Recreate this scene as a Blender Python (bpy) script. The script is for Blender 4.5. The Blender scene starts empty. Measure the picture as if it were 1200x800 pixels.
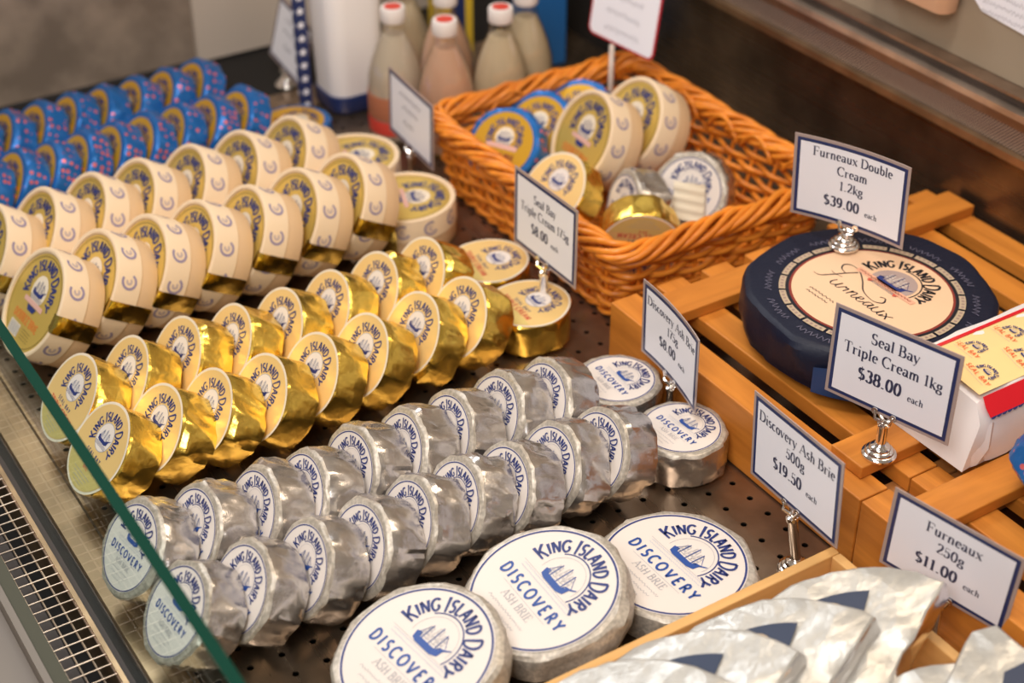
import bpy, bmesh, math, random
from mathutils import Vector, Matrix, noise

scene = bpy.context.scene
col = scene.collection
PI = math.pi
rad = math.radians

# ------------------------------------------------------------------ camera
cam_d = bpy.data.cameras.new('camera')
cam = bpy.data.objects.new('camera', cam_d)
col.objects.link(cam)
scene.camera = cam
cam_d.sensor_width = 36.0
cam_d.lens = 56.57
cam_d.clip_start = 0.02
cam.matrix_world = Matrix(((0.84431705, 0.30254694, -0.44226017, 0.0),
                           (-0.53584393, 0.47671632, -0.69685927, 0.0),
                           (0.0, 0.82535259, 0.56461766, 0.92),
                           (0, 0, 0, 1)))
cam_d.dof.use_dof = True
cam_d.dof.focus_distance = 1.36
cam_d.dof.aperture_fstop = 3.9

# ------------------------------------------------------------------ world, lights, exposure
world = bpy.data.worlds.new('world')
scene.world = world
world.use_nodes = True
wb = world.node_tree.nodes['Background']
wb.inputs['Color'].default_value = (1.0, 0.80, 0.62, 1)
wb.inputs['Strength'].default_value = 0.27

def area(name, loc, target, sx, sy, power, color):
    d = bpy.data.lights.new(name, 'AREA')
    d.shape = 'RECTANGLE'; d.size = sx; d.size_y = sy
    d.energy = power; d.color = color
    o = bpy.data.objects.new(name, d); col.objects.link(o)
    o.location = loc
    v = Vector(target) - Vector(loc)
    o.rotation_euler = v.to_track_quat('-Z', 'Y').to_euler()
    return o
area('ceiling_light_front', (-0.75, -0.25, 1.9), (0.55, 1.0, 0.0), 1.0, 0.8, 33, (1.0, 0.95, 0.90))
area('ceiling_light_far', (0.35, 2.6, 2.1), (0.5, 1.2, 0.0), 1.2, 0.5, 19, (0.95, 0.97, 1.0))
area('carton_fill_light', (0.1, 0.7, 2.3), (0.9, 1.65, 0.05), 0.45, 0.35, 14, (1.0, 0.97, 0.93))  # unseen fill lamp, added to brighten the white carton
area('case_lamp', (1.05, 0.75, 1.3), (0.55, 1.0, 0.0), 0.18, 1.4, 8, (1.0, 0.80, 0.58))

scene.view_settings.view_transform = 'Standard'
scene.view_settings.look = 'None'
scene.view_settings.gamma = 1.0
scene.view_settings.use_curve_mapping = False
scene.view_settings.exposure = 0.04

# ------------------------------------------------------------------ materials
def mat(name, color, rough=0.5, metal=0.0, **k):
    m = bpy.data.materials.new(name); m.use_nodes = True
    b = m.node_tree.nodes['Principled BSDF']
    b.inputs['Base Color'].default_value = (*color, 1)
    b.inputs['Roughness'].default_value = rough
    b.inputs['Metallic'].default_value = metal
    for kk, v in k.items():
        b.inputs[kk.replace('_', ' ')].default_value = v
    m.diffuse_color = (*color, 1)
    return m

def nodes(m):
    return m.node_tree.nodes, m.node_tree.links, m.node_tree.nodes['Principled BSDF']

def add_crumple(m, s1=45, s2=160, strength=0.5, dist=0.004, var=0.0, rvar=0.0):
    n, l, b = nodes(m)
    tc = n.new('ShaderNodeTexCoord')
    oi = n.new('ShaderNodeObjectInfo')
    ad = n.new('ShaderNodeVectorMath'); ad.operation = 'ADD'
    l.new(tc.outputs['Object'], ad.inputs[0]); l.new(oi.outputs['Location'], ad.inputs[1])
    v = n.new('ShaderNodeTexVoronoi'); v.feature = 'F1'; v.inputs['Scale'].default_value = s1
    v2 = n.new('ShaderNodeTexNoise'); v2.inputs['Scale'].default_value = s2; v2.inputs['Detail'].default_value = 4
    wv = n.new('ShaderNodeTexNoise'); wv.inputs['Scale'].default_value = s1 * .8
    mixv = n.new('ShaderNodeVectorMath'); mixv.operation = 'MULTIPLY_ADD'
    l.new(ad.outputs[0], wv.inputs['Vector'])
    l.new(wv.outputs['Color'], mixv.inputs[0]); mixv.inputs[1].default_value = (.02, .02, .02)
    l.new(ad.outputs[0], mixv.inputs[2])
    l.new(mixv.outputs[0], v.inputs['Vector']); l.new(ad.outputs[0], v2.inputs['Vector'])
    mx = n.new('ShaderNodeMath'); mx.operation = 'MULTIPLY_ADD'; mx.inputs[1].default_value = 0.35
    l.new(v2.outputs['Fac'], mx.inputs[0]); l.new(v.outputs['Distance'], mx.inputs[2])
    bp = n.new('ShaderNodeBump'); bp.inputs['Strength'].default_value = strength
    bp.inputs['Distance'].default_value = dist
    l.new(mx.outputs[0], bp.inputs['Height']); l.new(bp.outputs[0], b.inputs['Normal'])
    if var:
        c = b.inputs['Base Color'].default_value[:]
        r = n.new('ShaderNodeValToRGB')
        r.color_ramp.elements[0].color = (c[0]*(1-var), c[1]*(1-var), c[2]*(1-var), 1)
        r.color_ramp.elements[1].color = (min(1, c[0]*(1+var)), min(1, c[1]*(1+var)), min(1, c[2]*(1+var)), 1)
        r.color_ramp.elements[0].position = .35; r.color_ramp.elements[1].position = .65
        l.new(v2.outputs['Fac'], r.inputs[0]); l.new(r.outputs[0], b.inputs['Base Color'])
    return m

def wood(name, c1, c2, rough=0.5):
    m = mat(name, c1, rough)
    n, l, b = nodes(m)
    tc = n.new('ShaderNodeTexCoord'); oi = n.new('ShaderNodeObjectInfo')
    mp = n.new('ShaderNodeMapping'); mp.inputs['Scale'].default_value = (6, 60, 60)
    ad = n.new('ShaderNodeVectorMath'); ad.operation = 'ADD'
    l.new(tc.outputs['Object'], ad.inputs[0]); l.new(oi.outputs['Location'], ad.inputs[1])
    l.new(ad.outputs[0], mp.inputs[0])
    t = n.new('ShaderNodeTexNoise'); t.inputs['Scale'].default_value = 1.0; t.inputs['Detail'].default_value = 5
    t.inputs['Distortion'].default_value = 0.6
    l.new(mp.outputs[0], t.inputs['Vector'])
    r = n.new('ShaderNodeValToRGB'); r.color_ramp.elements[0].color = (*c1, 1); r.color_ramp.elements[1].color = (*c2, 1)
    r.color_ramp.elements[0].position = .35; r.color_ramp.elements[1].position = .68
    l.new(t.outputs['Fac'], r.inputs[0]); l.new(r.outputs[0], b.inputs['Base Color'])
    bp = n.new('ShaderNodeBump'); bp.inputs['Strength'].default_value = .12; bp.inputs['Distance'].default_value = .001
    l.new(t.outputs['Fac'], bp.inputs['Height']); l.new(bp.outputs[0], b.inputs['Normal'])
    return m

M = {}
M['silver'] = add_crumple(mat('silver_foil', (0.66, 0.63, 0.61), 0.27, 0.95), 20, 110, .26, .006, .10)
M['silver_paper'] = add_crumple(mat('foil_backed_paper', (0.50, 0.45, 0.385), 0.42, 0.35), 60, 300, .45, .0016, .20)
M['gold'] = add_crumple(mat('gold_foil', (0.95, 0.66, 0.13), 0.26, 1.0), 36, 120, .5, .0035, .08)
M['blue'] = add_crumple(mat('blue_foil', (0.02, 0.16, 0.42), 0.35, 0.35), 45, 150, .4, .003)
M['pale_silver'] = add_crumple(mat('pale_silver_paper', (0.52, 0.51, 0.48), 0.33, 0.45), 30, 110, .55, .004, .06)
M['white'] = mat('label_white', (0.76, 0.69, 0.64), 0.45)
M['ring_white'] = mat('label_border_white', (0.80, 0.70, 0.56), 0.45)
M['navy'] = mat('navy_print', (0.018, 0.035, 0.18), 0.45)
M['navy_text'] = mat('blue_print', (0.02, 0.075, 0.32), 0.45)
M['grey_print'] = mat('grey_print', (0.42, 0.41, 0.44), 0.5)
M['pale_print'] = mat('pale_blue_print', (0.50, 0.52, 0.60), 0.5)
M['yellow'] = mat('label_yellow', (0.86, 0.60, 0.24), 0.35, 0.25)
M['yellow_low'] = mat('label_yellow_green', (0.78, 0.62, 0.22), 0.35, 0.3)
M['olive'] = mat('label_olive_gold', (0.74, 0.53, 0.13), 0.33, 0.45)
M['red'] = mat('red_print', (0.65, 0.10, 0.06), 0.45)
M['orange_p'] = mat('orange_print', (0.75, 0.25, 0.05), 0.45)
M['pink_p'] = mat('pink_print', (0.72, 0.42, 0.36), 0.45)
M['cream'] = add_crumple(mat('cream_board', (0.82, 0.64, 0.44), 0.6), 90, 400, .08, .001)
M['wood_board'] = mat('thin_wood_veneer', (0.72, 0.50, 0.30), 0.6)
M['dark_line'] = mat('brown_rim_line', (0.18, 0.11, 0.03), 0.5)
M['wax'] = add_crumple(mat('navy_waxed_wrap', (0.0045, 0.0075, 0.025), 0.48, 0, Specular_IOR_Level=.35), 40, 300, .25, .003)
M['wax_flap'] = mat('blue_wrap_flap', (0.01, 0.05, 0.16), 0.35)
M['peach'] = mat('label_peach', (0.84, 0.56, 0.36), 0.45)
M['tan'] = mat('label_tan_bricks', (0.50, 0.39, 0.27), 0.5)
M['maroon'] = mat('maroon_print', (0.25, 0.03, 0.02), 0.5)
M['black'] = mat('black_print', (0.012, 0.012, 0.02), 0.45)
M['sepia'] = mat('sepia_print', (0.33, 0.22, 0.20), 0.5)
M['card'] = mat('card_white', (0.90, 0.91, 1.0), 0.35)
M['card_text'] = mat('card_text', (0.03, 0.035, 0.09), 0.5)
M['card_navy'] = mat('card_navy', (0.02, 0.035, 0.13), 0.35)
M['laminate'] = mat('clear_laminate', (0.42, 0.33, 0.31), 0.15)
M['chrome'] = mat('chrome', (0.85, 0.82, 0.80), 0.12, 1.0)
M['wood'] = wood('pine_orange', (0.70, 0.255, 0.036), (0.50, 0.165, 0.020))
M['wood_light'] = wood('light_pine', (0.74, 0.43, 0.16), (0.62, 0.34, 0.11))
M['wood_dark'] = wood('pine_dark', (0.50, 0.22, 0.06), (0.36, 0.15, 0.045))  # darker pine for the crate end boards
M['wicker'] = wood('wicker', (0.88, 0.30, 0.030), (0.60, 0.17, 0.015), 0.36)
M['void'] = mat('black_void', (0.006, 0.005, 0.005), 0.7)
M['paper_white'] = mat('white_wrap_paper', (0.88, 0.84, 0.84), 0.38)
M['red_band'] = mat('red_band', (0.80, 0.015, 0.03), 0.3)
M['pack_yellow'] = mat('pack_yellow', (0.92, 0.66, 0.30), 0.35)
M['glass_edge'] = mat('green_glass_edge', (0.0, 0.040, 0.024), 0.6, 0, Specular_IOR_Level=.12)
M['plaster_red'] = mat('red_border', (0.55, 0.03, 0.05), 0.4)
M['cap'] = mat('cap_white', (0.80, 0.74, 0.72), 0.4)
M['cap_red'] = mat('cap_red', (0.65, 0.06, 0.04), 0.4)

def dots(m, base, dot, scale=95, thr=.36):
    n, l, b = nodes(m)
    tc = n.new('ShaderNodeTexCoord')
    v = n.new('ShaderNodeTexVoronoi'); v.inputs['Scale'].default_value = scale; v.inputs['Randomness'].default_value = .45
    l.new(tc.outputs['Object'], v.inputs['Vector'])
    r = n.new('ShaderNodeValToRGB')
    r.color_ramp.elements[0].color = (*dot, 1); r.color_ramp.elements[1].color = (*base, 1)
    r.color_ramp.elements[0].position = thr - .03; r.color_ramp.elements[1].position = thr + .03
    l.new(v.outputs['Distance'], r.inputs[0]); l.new(r.outputs[0], b.inputs['Base Color'])
dots(M['blue'], (0.012, 0.14, 0.46), (0.72, 0.15, 0.15), 120, .29)

def steel(name, color, rough, sc=(2, 2, 300), rv=.12, bump=.05):
    m = mat(name, color, rough, 0.9)
    n, l, b = nodes(m)
    tc = n.new('ShaderNodeTexCoord'); mp = n.new('ShaderNodeMapping'); mp.inputs['Scale'].default_value = sc
    t = n.new('ShaderNodeTexNoise'); t.inputs['Scale'].default_value = 1; t.inputs['Detail'].default_value = 6
    l.new(tc.outputs['Object'], mp.inputs[0]); l.new(mp.outputs[0], t.inputs['Vector'])
    mr = n.new('ShaderNodeMapRange'); mr.inputs['To Min'].default_value = max(.02, rough - rv); mr.inputs['To Max'].default_value = rough + rv
    l.new(t.outputs['Fac'], mr.inputs[0]); l.new(mr.outputs[0], b.inputs['Roughness'])
    t2 = n.new('ShaderNodeTexNoise'); t2.inputs['Scale'].default_value = 14; t2.inputs['Detail'].default_value = 6
    l.new(tc.outputs['Object'], t2.inputs['Vector'])
    r = n.new('ShaderNodeValToRGB')
    r.color_ramp.elements[0].color = tuple(c*.72 for c in color) + (1,); r.color_ramp.elements[1].color = tuple(min(1, c*1.2) for c in color) + (1,)
    r.color_ramp.elements[0].position = .4; r.color_ramp.elements[1].position = .65
    l.new(t2.outputs['Fac'], r.inputs[0]); l.new(r.outputs[0], b.inputs['Base Color'])
    return m
M['tray'] = steel('tray_steel', (0.32, 0.235, 0.165), 0.30, (120, 3, 3))
M['strip'] = steel('worn_strip_steel', (0.44, 0.30, 0.175), 0.40, (60, 60, 60))
M['rail'] = steel('rail_steel', (0.42, 0.31, 0.24), 0.35, (80, 2, 80))
M['rail_bright'] = steel('rail_bright', (0.85, 0.70, 0.58), 0.42, (80, 2, 80))
M['wall_steel'] = steel('wall_steel', (0.20, 0.155, 0.11), 0.28, (3, 3, 160))
M['end_steel'] = steel('end_panel', (0.44, 0.35, 0.28), 0.32, (3, 3, 3)); M['end_steel'].node_tree.nodes['Principled BSDF'].inputs['Metallic'].default_value = .45
M['pale_reflection'] = mat('pale_reflection', (0.56, 0.48, 0.41), 0.4)  # tone of the bright reflection in the end panel
M['lip'] = mat('dark_slot', (0.05, 0.035, 0.03), 0.5)
M['counter'] = mat('grey_counter', (0.20, 0.172, 0.148), 0.5)
M['door'] = mat('greige_door', (0.33, 0.27, 0.20), 0.25)

M['greenish'] = mat('grey_green_edging', (0.085, 0.085, 0.065), 0.65, 0, Specular_IOR_Level=.2)
def perforated(m):
    n, l, b = nodes(m)
    tc = n.new('ShaderNodeTexCoord')
    mp = n.new('ShaderNodeMapping'); mp.inputs['Scale'].default_value = (0, 330, 330); mp.inputs['Rotation'].default_value = (PI/4, 0, 0)
    l.new(tc.outputs['Object'], mp.inputs[0])
    v = n.new('ShaderNodeTexVoronoi'); v.inputs['Scale'].default_value = 1; v.inputs['Randomness'].default_value = 0
    l.new(mp.outputs[0], v.inputs['Vector'])
    r = n.new('ShaderNodeValToRGB'); r.color_ramp.elements[0].color = (.012, .009, .008, 1); r.color_ramp.elements[1].color = (.50, .39, .33, 1)
    r.color_ramp.elements[0].position = .36; r.color_ramp.elements[1].position = .42
    l.new(v.outputs['Distance'], r.inputs[0]); l.new(r.outputs[0], b.inputs['Base Color'])
M['perf'] = mat('perforated_strip', (.4, .3, .25), .4, .5); perforated(M['perf'])

def glassy(name, tint, fac_bias=0.04, rough=0.0, k=.8):
    m = bpy.data.materials.new(name); m.use_nodes = True
    n, l = m.node_tree.nodes, m.node_tree.links
    n.remove(n['Principled BSDF']); out = n['Material Output']
    t = n.new('ShaderNodeBsdfTransparent'); t.inputs[0].default_value = (*tint, 1)
    g = n.new('ShaderNodeBsdfGlossy'); g.inputs['Roughness'].default_value = rough
    mx = n.new('ShaderNodeMixShader')
    ge = n.new('ShaderNodeNewGeometry'); dt = n.new('ShaderNodeVectorMath'); dt.operation = 'DOT_PRODUCT'
    l.new(ge.outputs['Incoming'], dt.inputs[0]); l.new(ge.outputs['Normal'], dt.inputs[1])
    def mt(op, a, b):
        q = n.new('ShaderNodeMath'); q.operation = op
        for i, v in enumerate((a, b)):
            if v is None: continue
            if isinstance(v, (int, float)): q.inputs[i].default_value = v
            else: l.new(v, q.inputs[i])
        return q.outputs[0]
    c = mt('SUBTRACT', 1.0, mt('ABSOLUTE', dt.outputs['Value'], None))
    a = mt('ADD', mt('MULTIPLY', mt('POWER', c, 5.0), k), fac_bias)
    l.new(a, mx.inputs[0])
    l.new(t.outputs[0], mx.inputs[1]); l.new(g.outputs[0], mx.inputs[2]); l.new(mx.outputs[0], out.inputs[0])
    return m
M['pane'] = glassy('clear_pane', (0.93, 0.985, 0.98), 0.02, 0, .20)
M['bottle'] = glassy('bottle_glass', (0.95, 0.93, 0.90), 0.13, .03)

# ------------------------------------------------------------------ helpers
def mark(o, label=None, cat=None, group=None, kind=None):
    if label: o['label'] = label
    if cat: o['category'] = cat
    if group: o['group'] = group
    if kind: o['kind'] = kind
    return o

def empty(name, label, cat, mtx=None, group=None, loc=None):
    o = bpy.data.objects.new(name, None); col.objects.link(o)
    o.empty_display_size = 0.02
    if mtx is not None: o.matrix_world = mtx
    if loc is not None: o.location = loc
    return mark(o, label, cat, group)

def put(name, mesh, parent=None, mtx=None, loc=None):
    o = bpy.data.objects.new(name, mesh); col.objects.link(o)
    if parent: o.parent = parent
    if mtx is not None: o.matrix_local = mtx
    if loc is not None: o.location = loc
    return o

class MB:
    def __init__(s, *mats): s.v = []; s.f = []; s.m = []; s.mats = list(mats)
    def mi(s, m):
        if m not in s.mats: s.mats.append(m)
        return s.mats.index(m)
    def poly(s, pts, m):
        i = len(s.v); s.v += [tuple(p) for p in pts]; s.f.append(tuple(range(i, i+len(pts)))); s.m.append(s.mi(m))
    def grid(s, rows, m, closed=False, cap0=False, cap1=False):
        i = len(s.v); n = len(rows[0]); k = s.mi(m)
        for r in rows: s.v += [tuple(p) for p in r]
        for a in range(len(rows)-1):
            for b in range(n if closed else n-1):
                c = (b+1) % n
                s.f.append((i+a*n+b, i+a*n+c, i+(a+1)*n+c, i+(a+1)*n+b)); s.m.append(k)
        if cap0: s.f.append(tuple(i+b for b in reversed(range(n)))); s.m.append(k)
        if cap1: s.f.append(tuple(i+(len(rows)-1)*n+b for b in range(n))); s.m.append(k)
    def box(s, a, b, m):
        x0, y0, z0 = a; x1, y1, z1 = b
        i = len(s.v); k = s.mi(m)
        s.v += [(x0,y0,z0),(x1,y0,z0),(x1,y1,z0),(x0,y1,z0),(x0,y0,z1),(x1,y0,z1),(x1,y1,z1),(x0,y1,z1)]
        for q in ((0,3,2,1),(4,5,6,7),(0,1,5,4),(1,2,6,5),(2,3,7,6),(3,0,4,7)):
            s.f.append(tuple(i+t for t in q)); s.m.append(k)
    def tube(s, pts, r, m, n=6, caps=True):
        rows = []
        up = Vector((0, 0, 1))
        for i, p in enumerate(pts):
            a = Vector(pts[max(0, i-1)]); b = Vector(pts[min(len(pts)-1, i+1)])
            t = (b-a).normalized()
            u = up.cross(t)
            if u.length < .15: u = Vector((1, 0, 0)).cross(t)
            u.normalize(); w = t.cross(u)
            rr = r[i] if isinstance(r, (list, tuple)) else r
            rows.append([Vector(p) + rr*(math.cos(2*PI*k/n)*u + math.sin(2*PI*k/n)*w) for k in range(n)])
        s.grid(rows, m, True, caps, caps)
    def lathe(s, prof, m, n=32, ang=0):
        rows = [[(r*math.cos(2*PI*k/n+ang), r*math.sin(2*PI*k/n+ang), z) for k in range(n)] for r, z in prof]
        s.grid(rows, m, True, prof[0][0] > 1e-6, prof[-1][0] > 1e-6)
    def mesh(s, name, smooth=False, sharp=None, bevel=None):
        me = bpy.data.meshes.new(name)
        me.from_pydata(s.v, [], s.f)
        for m in s.mats: me.materials.append(m)
        me.polygons.foreach_set('material_index', s.m)
        if smooth:
            me.polygons.foreach_set('use_smooth', [True]*len(s.f))
        me.update()
        if smooth and sharp: me.set_sharp_from_angle(angle=rad(sharp))
        if bevel:
            bm = bmesh.new(); bm.from_mesh(me)
            bmesh.ops.bevel(bm, geom=list(bm.edges), offset=bevel, segments=2, affect='EDGES', profile=.5)
            bm.to_mesh(me); bm.free()
        return me

# ------------------------------------------------------------------ lettering (own stroke font)
def El(cx, cy, rx, ry, a0, a1, n=12):
    return [(cx+rx*math.cos(rad(a0+(a1-a0)*i/n)), cy+ry*math.sin(rad(a0+(a1-a0)*i/n))) for i in range(n+1)]
def sf(x0, x1, y): return (2, [(x0, y), (x1, y)])
X = .62
G = {
'A': (.86, [(0,[(.06,0),(.42,1)]),(1,[(.42,1),(.80,0)]),(0,[(.19,.36),(.66,.36)]),sf(-.05,.2,0),sf(.64,.92,0)]),
'B': (.74, [(1,[(.17,0),(.17,1)]),(1,[(.17,1),(.36,1)]+El(.36,.76,.2,.24,90,-90)+[(.17,.52)]),(1,[(.36,.52)]+El(.4,.26,.24,.26,90,-90)+[(.17,0)]),sf(.02,.3,0),sf(.02,.3,1)]),
'C': (.80, [(1,El(.46,.5,.38,.5,48,312,20)),(2,[(.73,.72),(.73,.98)])]),
'D': (.86, [(1,[(.17,0),(.17,1)]),(1,[(.17,1),(.36,1)]+El(.36,.5,.42,.5,90,-90,16)+[(.17,0)]),sf(.02,.3,0),sf(.02,.3,1)]),
'E': (.72, [(1,[(.17,0),(.17,1)]),(0,[(.17,1),(.62,1)]),(0,[(.17,.52),(.5,.52)]),(0,[(.17,0),(.64,0)]),(2,[(.62,1),(.63,.8)]),(2,[(.64,0),(.67,.22)]),sf(.02,.2,0),sf(.02,.2,1)]),
'F': (.68, [(1,[(.17,0),(.17,1)]),(0,[(.17,1),(.62,1)]),(0,[(.17,.52),(.5,.52)]),(2,[(.62,1),(.63,.78)]),(2,[(.5,.62),(.5,.42)]),sf(.02,.32,0),sf(.02,.2,1)]),
'G': (.86, [(1,El(.46,.5,.38,.5,48,320,20)),(1,[(.76,.42),(.76,.14)]),(0,[(.56,.42),(.78,.42)]),(2,[(.73,.72),(.73,.98)])]),
'I': (.36, [(1,[(.18,0),(.18,1)]),sf(.03,.33,0),sf(.03,.33,1)]),
'K': (.80, [(1,[(.17,0),(.17,1)]),(0,[(.68,1),(.17,.42)]),(1,[(.33,.58),(.74,0)]),sf(.02,.32,0),sf(.02,.32,1),sf(.58,.86,0),sf(.55,.8,1)]),
'L': (.66, [(1,[(.17,0),(.17,1)]),(0,[(.17,0),(.60,0)]),(2,[(.60,0),(.63,.24)]),sf(.02,.32,1),sf(.02,.2,0)]),
'M': (1.02,[(0,[(.14,0),(.16,1)]),(1,[(.16,1),(.5,.08)]),(0,[(.5,.08),(.84,1)]),(1,[(.84,1),(.87,0)]),sf(.02,.26,0),sf(.75,1.0,0)]),
'N': (.88, [(0,[(.16,0),(.16,1)]),(1,[(.16,1),(.72,0)]),(0,[(.72,0),(.72,1)]),sf(.03,.29,0),sf(.6,.85,1)]),
'O': (.92, [(1,El(.46,.5,.38,.5,90,450,24))]),
'P': (.70, [(1,[(.17,0),(.17,1)]),(1,[(.17,1),(.36,1)]+El(.36,.73,.24,.27,90,-90)+[(.17,.46)]),sf(.02,.32,0)]),
'R': (.78, [(1,[(.17,0),(.17,1)]),(1,[(.17,1),(.36,1)]+El(.36,.75,.22,.25,90,-90)+[(.17,.5)]),(1,[(.36,.5),(.72,0)]),sf(.02,.32,0),sf(.6,.82,0)]),
'S': (.64, [(1,El(.33,.745,.2,.245,40,270,12)+El(.33,.255,.22,.245,90,-140,12)),(2,[(.5,.8),(.52,.98)]),(2,[(.13,.02),(.1,.26)])]),
'T': (.76, [(1,[(.38,0),(.38,1)]),(0,[(.06,1),(.7,1)]),(2,[(.06,1),(.04,.78)]),(2,[(.7,1),(.72,.78)]),sf(.24,.52,0)]),
'U': (.84, [(1,[(.17,1),(.17,.3)]+El(.42,.3,.25,.3,180,360)+[(.67,1)])]),
'V': (.84, [(1,[(.06,1),(.42,0)]),(0,[(.42,0),(.78,1)]),sf(-.04,.2,1),sf(.66,.9,1)]),
'H': (.86, [(1,[(.17,0),(.17,1)]),(1,[(.69,0),(.69,1)]),(0,[(.17,.5),(.69,.5)]),sf(.04,.3,0),sf(.56,.82,0)]),
'Y': (.80, [(1,[(.06,1),(.40,.48)]),(0,[(.40,.48),(.74,1)]),(1,[(.40,.5),(.40,0)]),sf(.26,.54,0),sf(-.04,.2,1),sf(.62,.86,1)]),
'a': (.54, [(1,El(.24,.44,.16,.18,150,0,8)+[(.4,.1),(.46,.01),(.52,.05)]),(1,El(.22,.17,.15,.16,70,400,12))]),
'b': (.58, [(1,[(.13,.03),(.13,1)]),(1,El(.3,.31,.2,.31,160,-160,14)),sf(.02,.13,.98)]),
'c': (.50, [(1,El(.28,.31,.2,.31,55,310,14))]),
'd': (.60, [(1,[(.45,0),(.45,1)]),(1,El(.28,.31,.2,.31,20,340,14)),sf(.34,.45,.98),sf(.45,.56,.01)]),
'e': (.52, [(0,[(.09,.34),(.47,.34)]),(1,El(.28,.31,.19,.31,8,310,14))]),
'g': (.54, [(1,El(.25,.42,.16,.2,90,450,14)),(1,El(.25,-.1,.21,.17,90,450,14)),(0,[(.16,.24),(.12,.14),(.25,.07)]),(0,[(.38,.55),(.5,.62)])]),
'h': (.62, [(1,[(.14,0),(.14,1)]),(1,[(.14,.4)]+El(.31,.42,.16,.2,160,0,8)+[(.47,0)]),sf(.03,.25,0),sf(.37,.58,0),sf(.03,.14,.98)]),
'i': (.30, [(1,[(.15,0),(.15,X)]),(3,[(.15,.84),(.15,.93)]),sf(.04,.27,0),sf(.04,.15,X-.01)]),
'k': (.58, [(1,[(.14,0),(.14,1)]),(0,[(.48,X),(.14,.24)]),(1,[(.26,.36),(.52,0)]),sf(.03,.25,0),sf(.4,.6,0),sf(.36,.56,X),sf(.03,.14,.98)]),
'l': (.30, [(1,[(.15,0),(.15,1)]),sf(.04,.27,0),sf(.04,.15,.98)]),
'm': (.92, [(1,[(.14,0),(.14,X)]),(1,[(.14,.4)]+El(.3,.42,.15,.2,160,0,8)+[(.45,0)]),(1,[(.45,.4)]+El(.61,.42,.15,.2,160,0,8)+[(.76,0)]),sf(.03,.25,0),sf(.35,.55,0),sf(.66,.87,0),sf(.03,.14,X-.01)]),
'n': (.62, [(1,[(.14,0),(.14,X)]),(1,[(.14,.4)]+El(.31,.42,.16,.2,160,0,8)+[(.47,0)]),sf(.03,.25,0),sf(.37,.58,0),sf(.03,.14,X-.01)]),
'o': (.56, [(1,El(.28,.31,.2,.31,90,450,18))]),
'p': (.60, [(1,[(.14,-.32),(.14,X)]),(1,El(.31,.31,.2,.31,160,-160,14)),sf(.03,.25,-.32),sf(.03,.14,X-.01)]),
'r': (.46, [(1,[(.14,0),(.14,X)]),(0,[(.14,.38),(.24,.56),(.34,.61)]),(3,[(.35,.52),(.38,.6)]),sf(.03,.27,0),sf(.03,.14,X-.01)]),
's': (.44, [(1,El(.22,.46,.12,.16,40,270,8)+El(.22,.155,.14,.155,90,-140,8))]),
'u': (.62, [(1,[(.14,X),(.14,.2)]+El(.29,.2,.15,.2,180,350,8)),(1,[(.47,X),(.47,0)]),sf(.03,.14,X-.01),sf(.36,.47,X-.01),sf(.47,.57,.01)]),
'v': (.54, [(1,[(.05,X),(.27,0)]),(0,[(.27,0),(.49,X)]),sf(-.02,.17,X),sf(.4,.56,X)]),
'x': (.54, [(1,[(.07,X),(.46,0)]),(0,[(.46,X),(.07,0)]),sf(0,.18,X),sf(.36,.54,X),sf(0,.16,0),sf(.36,.55,0)]),
'y': (.54, [(1,[(.05,X),(.28,0)]),(0,[(.49,X),(.24,-.12),(.14,-.28),(.04,-.27)]),sf(-.02,.17,X),sf(.4,.56,X)]),
'.': (.34, [(3,[(.17,.0),(.17,.1)])]),
'0': (.62, [(1,El(.30,.5,.22,.5,90,450,20))]),
'1': (.48, [(1,[(.25,0),(.25,1)]),(0,[(.25,1),(.1,.86)]),sf(.1,.4,0)]),
'2': (.58, [(1,El(.28,.75,.2,.25,160,-10,10)+[(.40,.5),(.08,.03)]),(1,[(.08,.03),(.52,.03)]),(2,[(.52,.03),(.54,.2)])]),
'3': (.58, [(1,El(.27,.77,.18,.23,150,-85,10)),(1,El(.27,.27,.21,.27,85,-155,12))]),
'5': (.58, [(0,[(.48,.98),(.14,.98),(.12,.55)]),(1,El(.27,.31,.22,.31,135,-155,14))]),
'7': (.58, [(0,[(.06,.8),(.08,.97),(.52,.97)]),(1,[(.52,.97),(.3,.5),(.22,0)])]),
'8': (.60, [(1,El(.3,.75,.18,.245,90,450,14)),(1,El(.3,.26,.22,.26,90,450,16))]),
'9': (.60, [(1,El(.29,.68,.2,.31,90,450,16)),(1,[(.49,.68),(.48,.35),(.36,.1),(.14,.02)])]),
'$': (.62, [(1,El(.3,.74,.19,.22,40,270,10)+El(.3,.28,.21,.24,90,-140,10)),(0,[(.3,-.12),(.3,1.12)])]),
' ': (.30, []),
}
def ribbon(mb, pts, wf, m, fn):
    n = len(pts)
    if n < 2: return
    closed = (abs(pts[0][0]-pts[-1][0]) + abs(pts[0][1]-pts[-1][1])) < 1e-5
    L, R = [], []
    for i, p in enumerate(pts):
        a = pts[i-1] if i > 0 else (pts[-2] if closed else pts[0])
        b = pts[i+1] if i < n-1 else (pts[1] if closed else pts[-1])
        dx, dy = b[0]-a[0], b[1]-a[1]; d = math.hypot(dx, dy) or 1
        nx, ny = -dy/d, dx/d
        w = wf(nx, ny)/2
        L.append(fn(p[0]+nx*w, p[1]+ny*w)); R.append(fn(p[0]-nx*w, p[1]-ny*w))
    mb.grid([R, L], m)

def text_width(t, sp=0.0, caps=1.0):
    w = 0
    for i, ch in enumerate(t):
        s = caps if (caps != 1.0 and (i == 0 or t[i-1] == ' ')) else 1.0
        w += G[ch][0]*s + sp
    return w - sp

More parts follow.
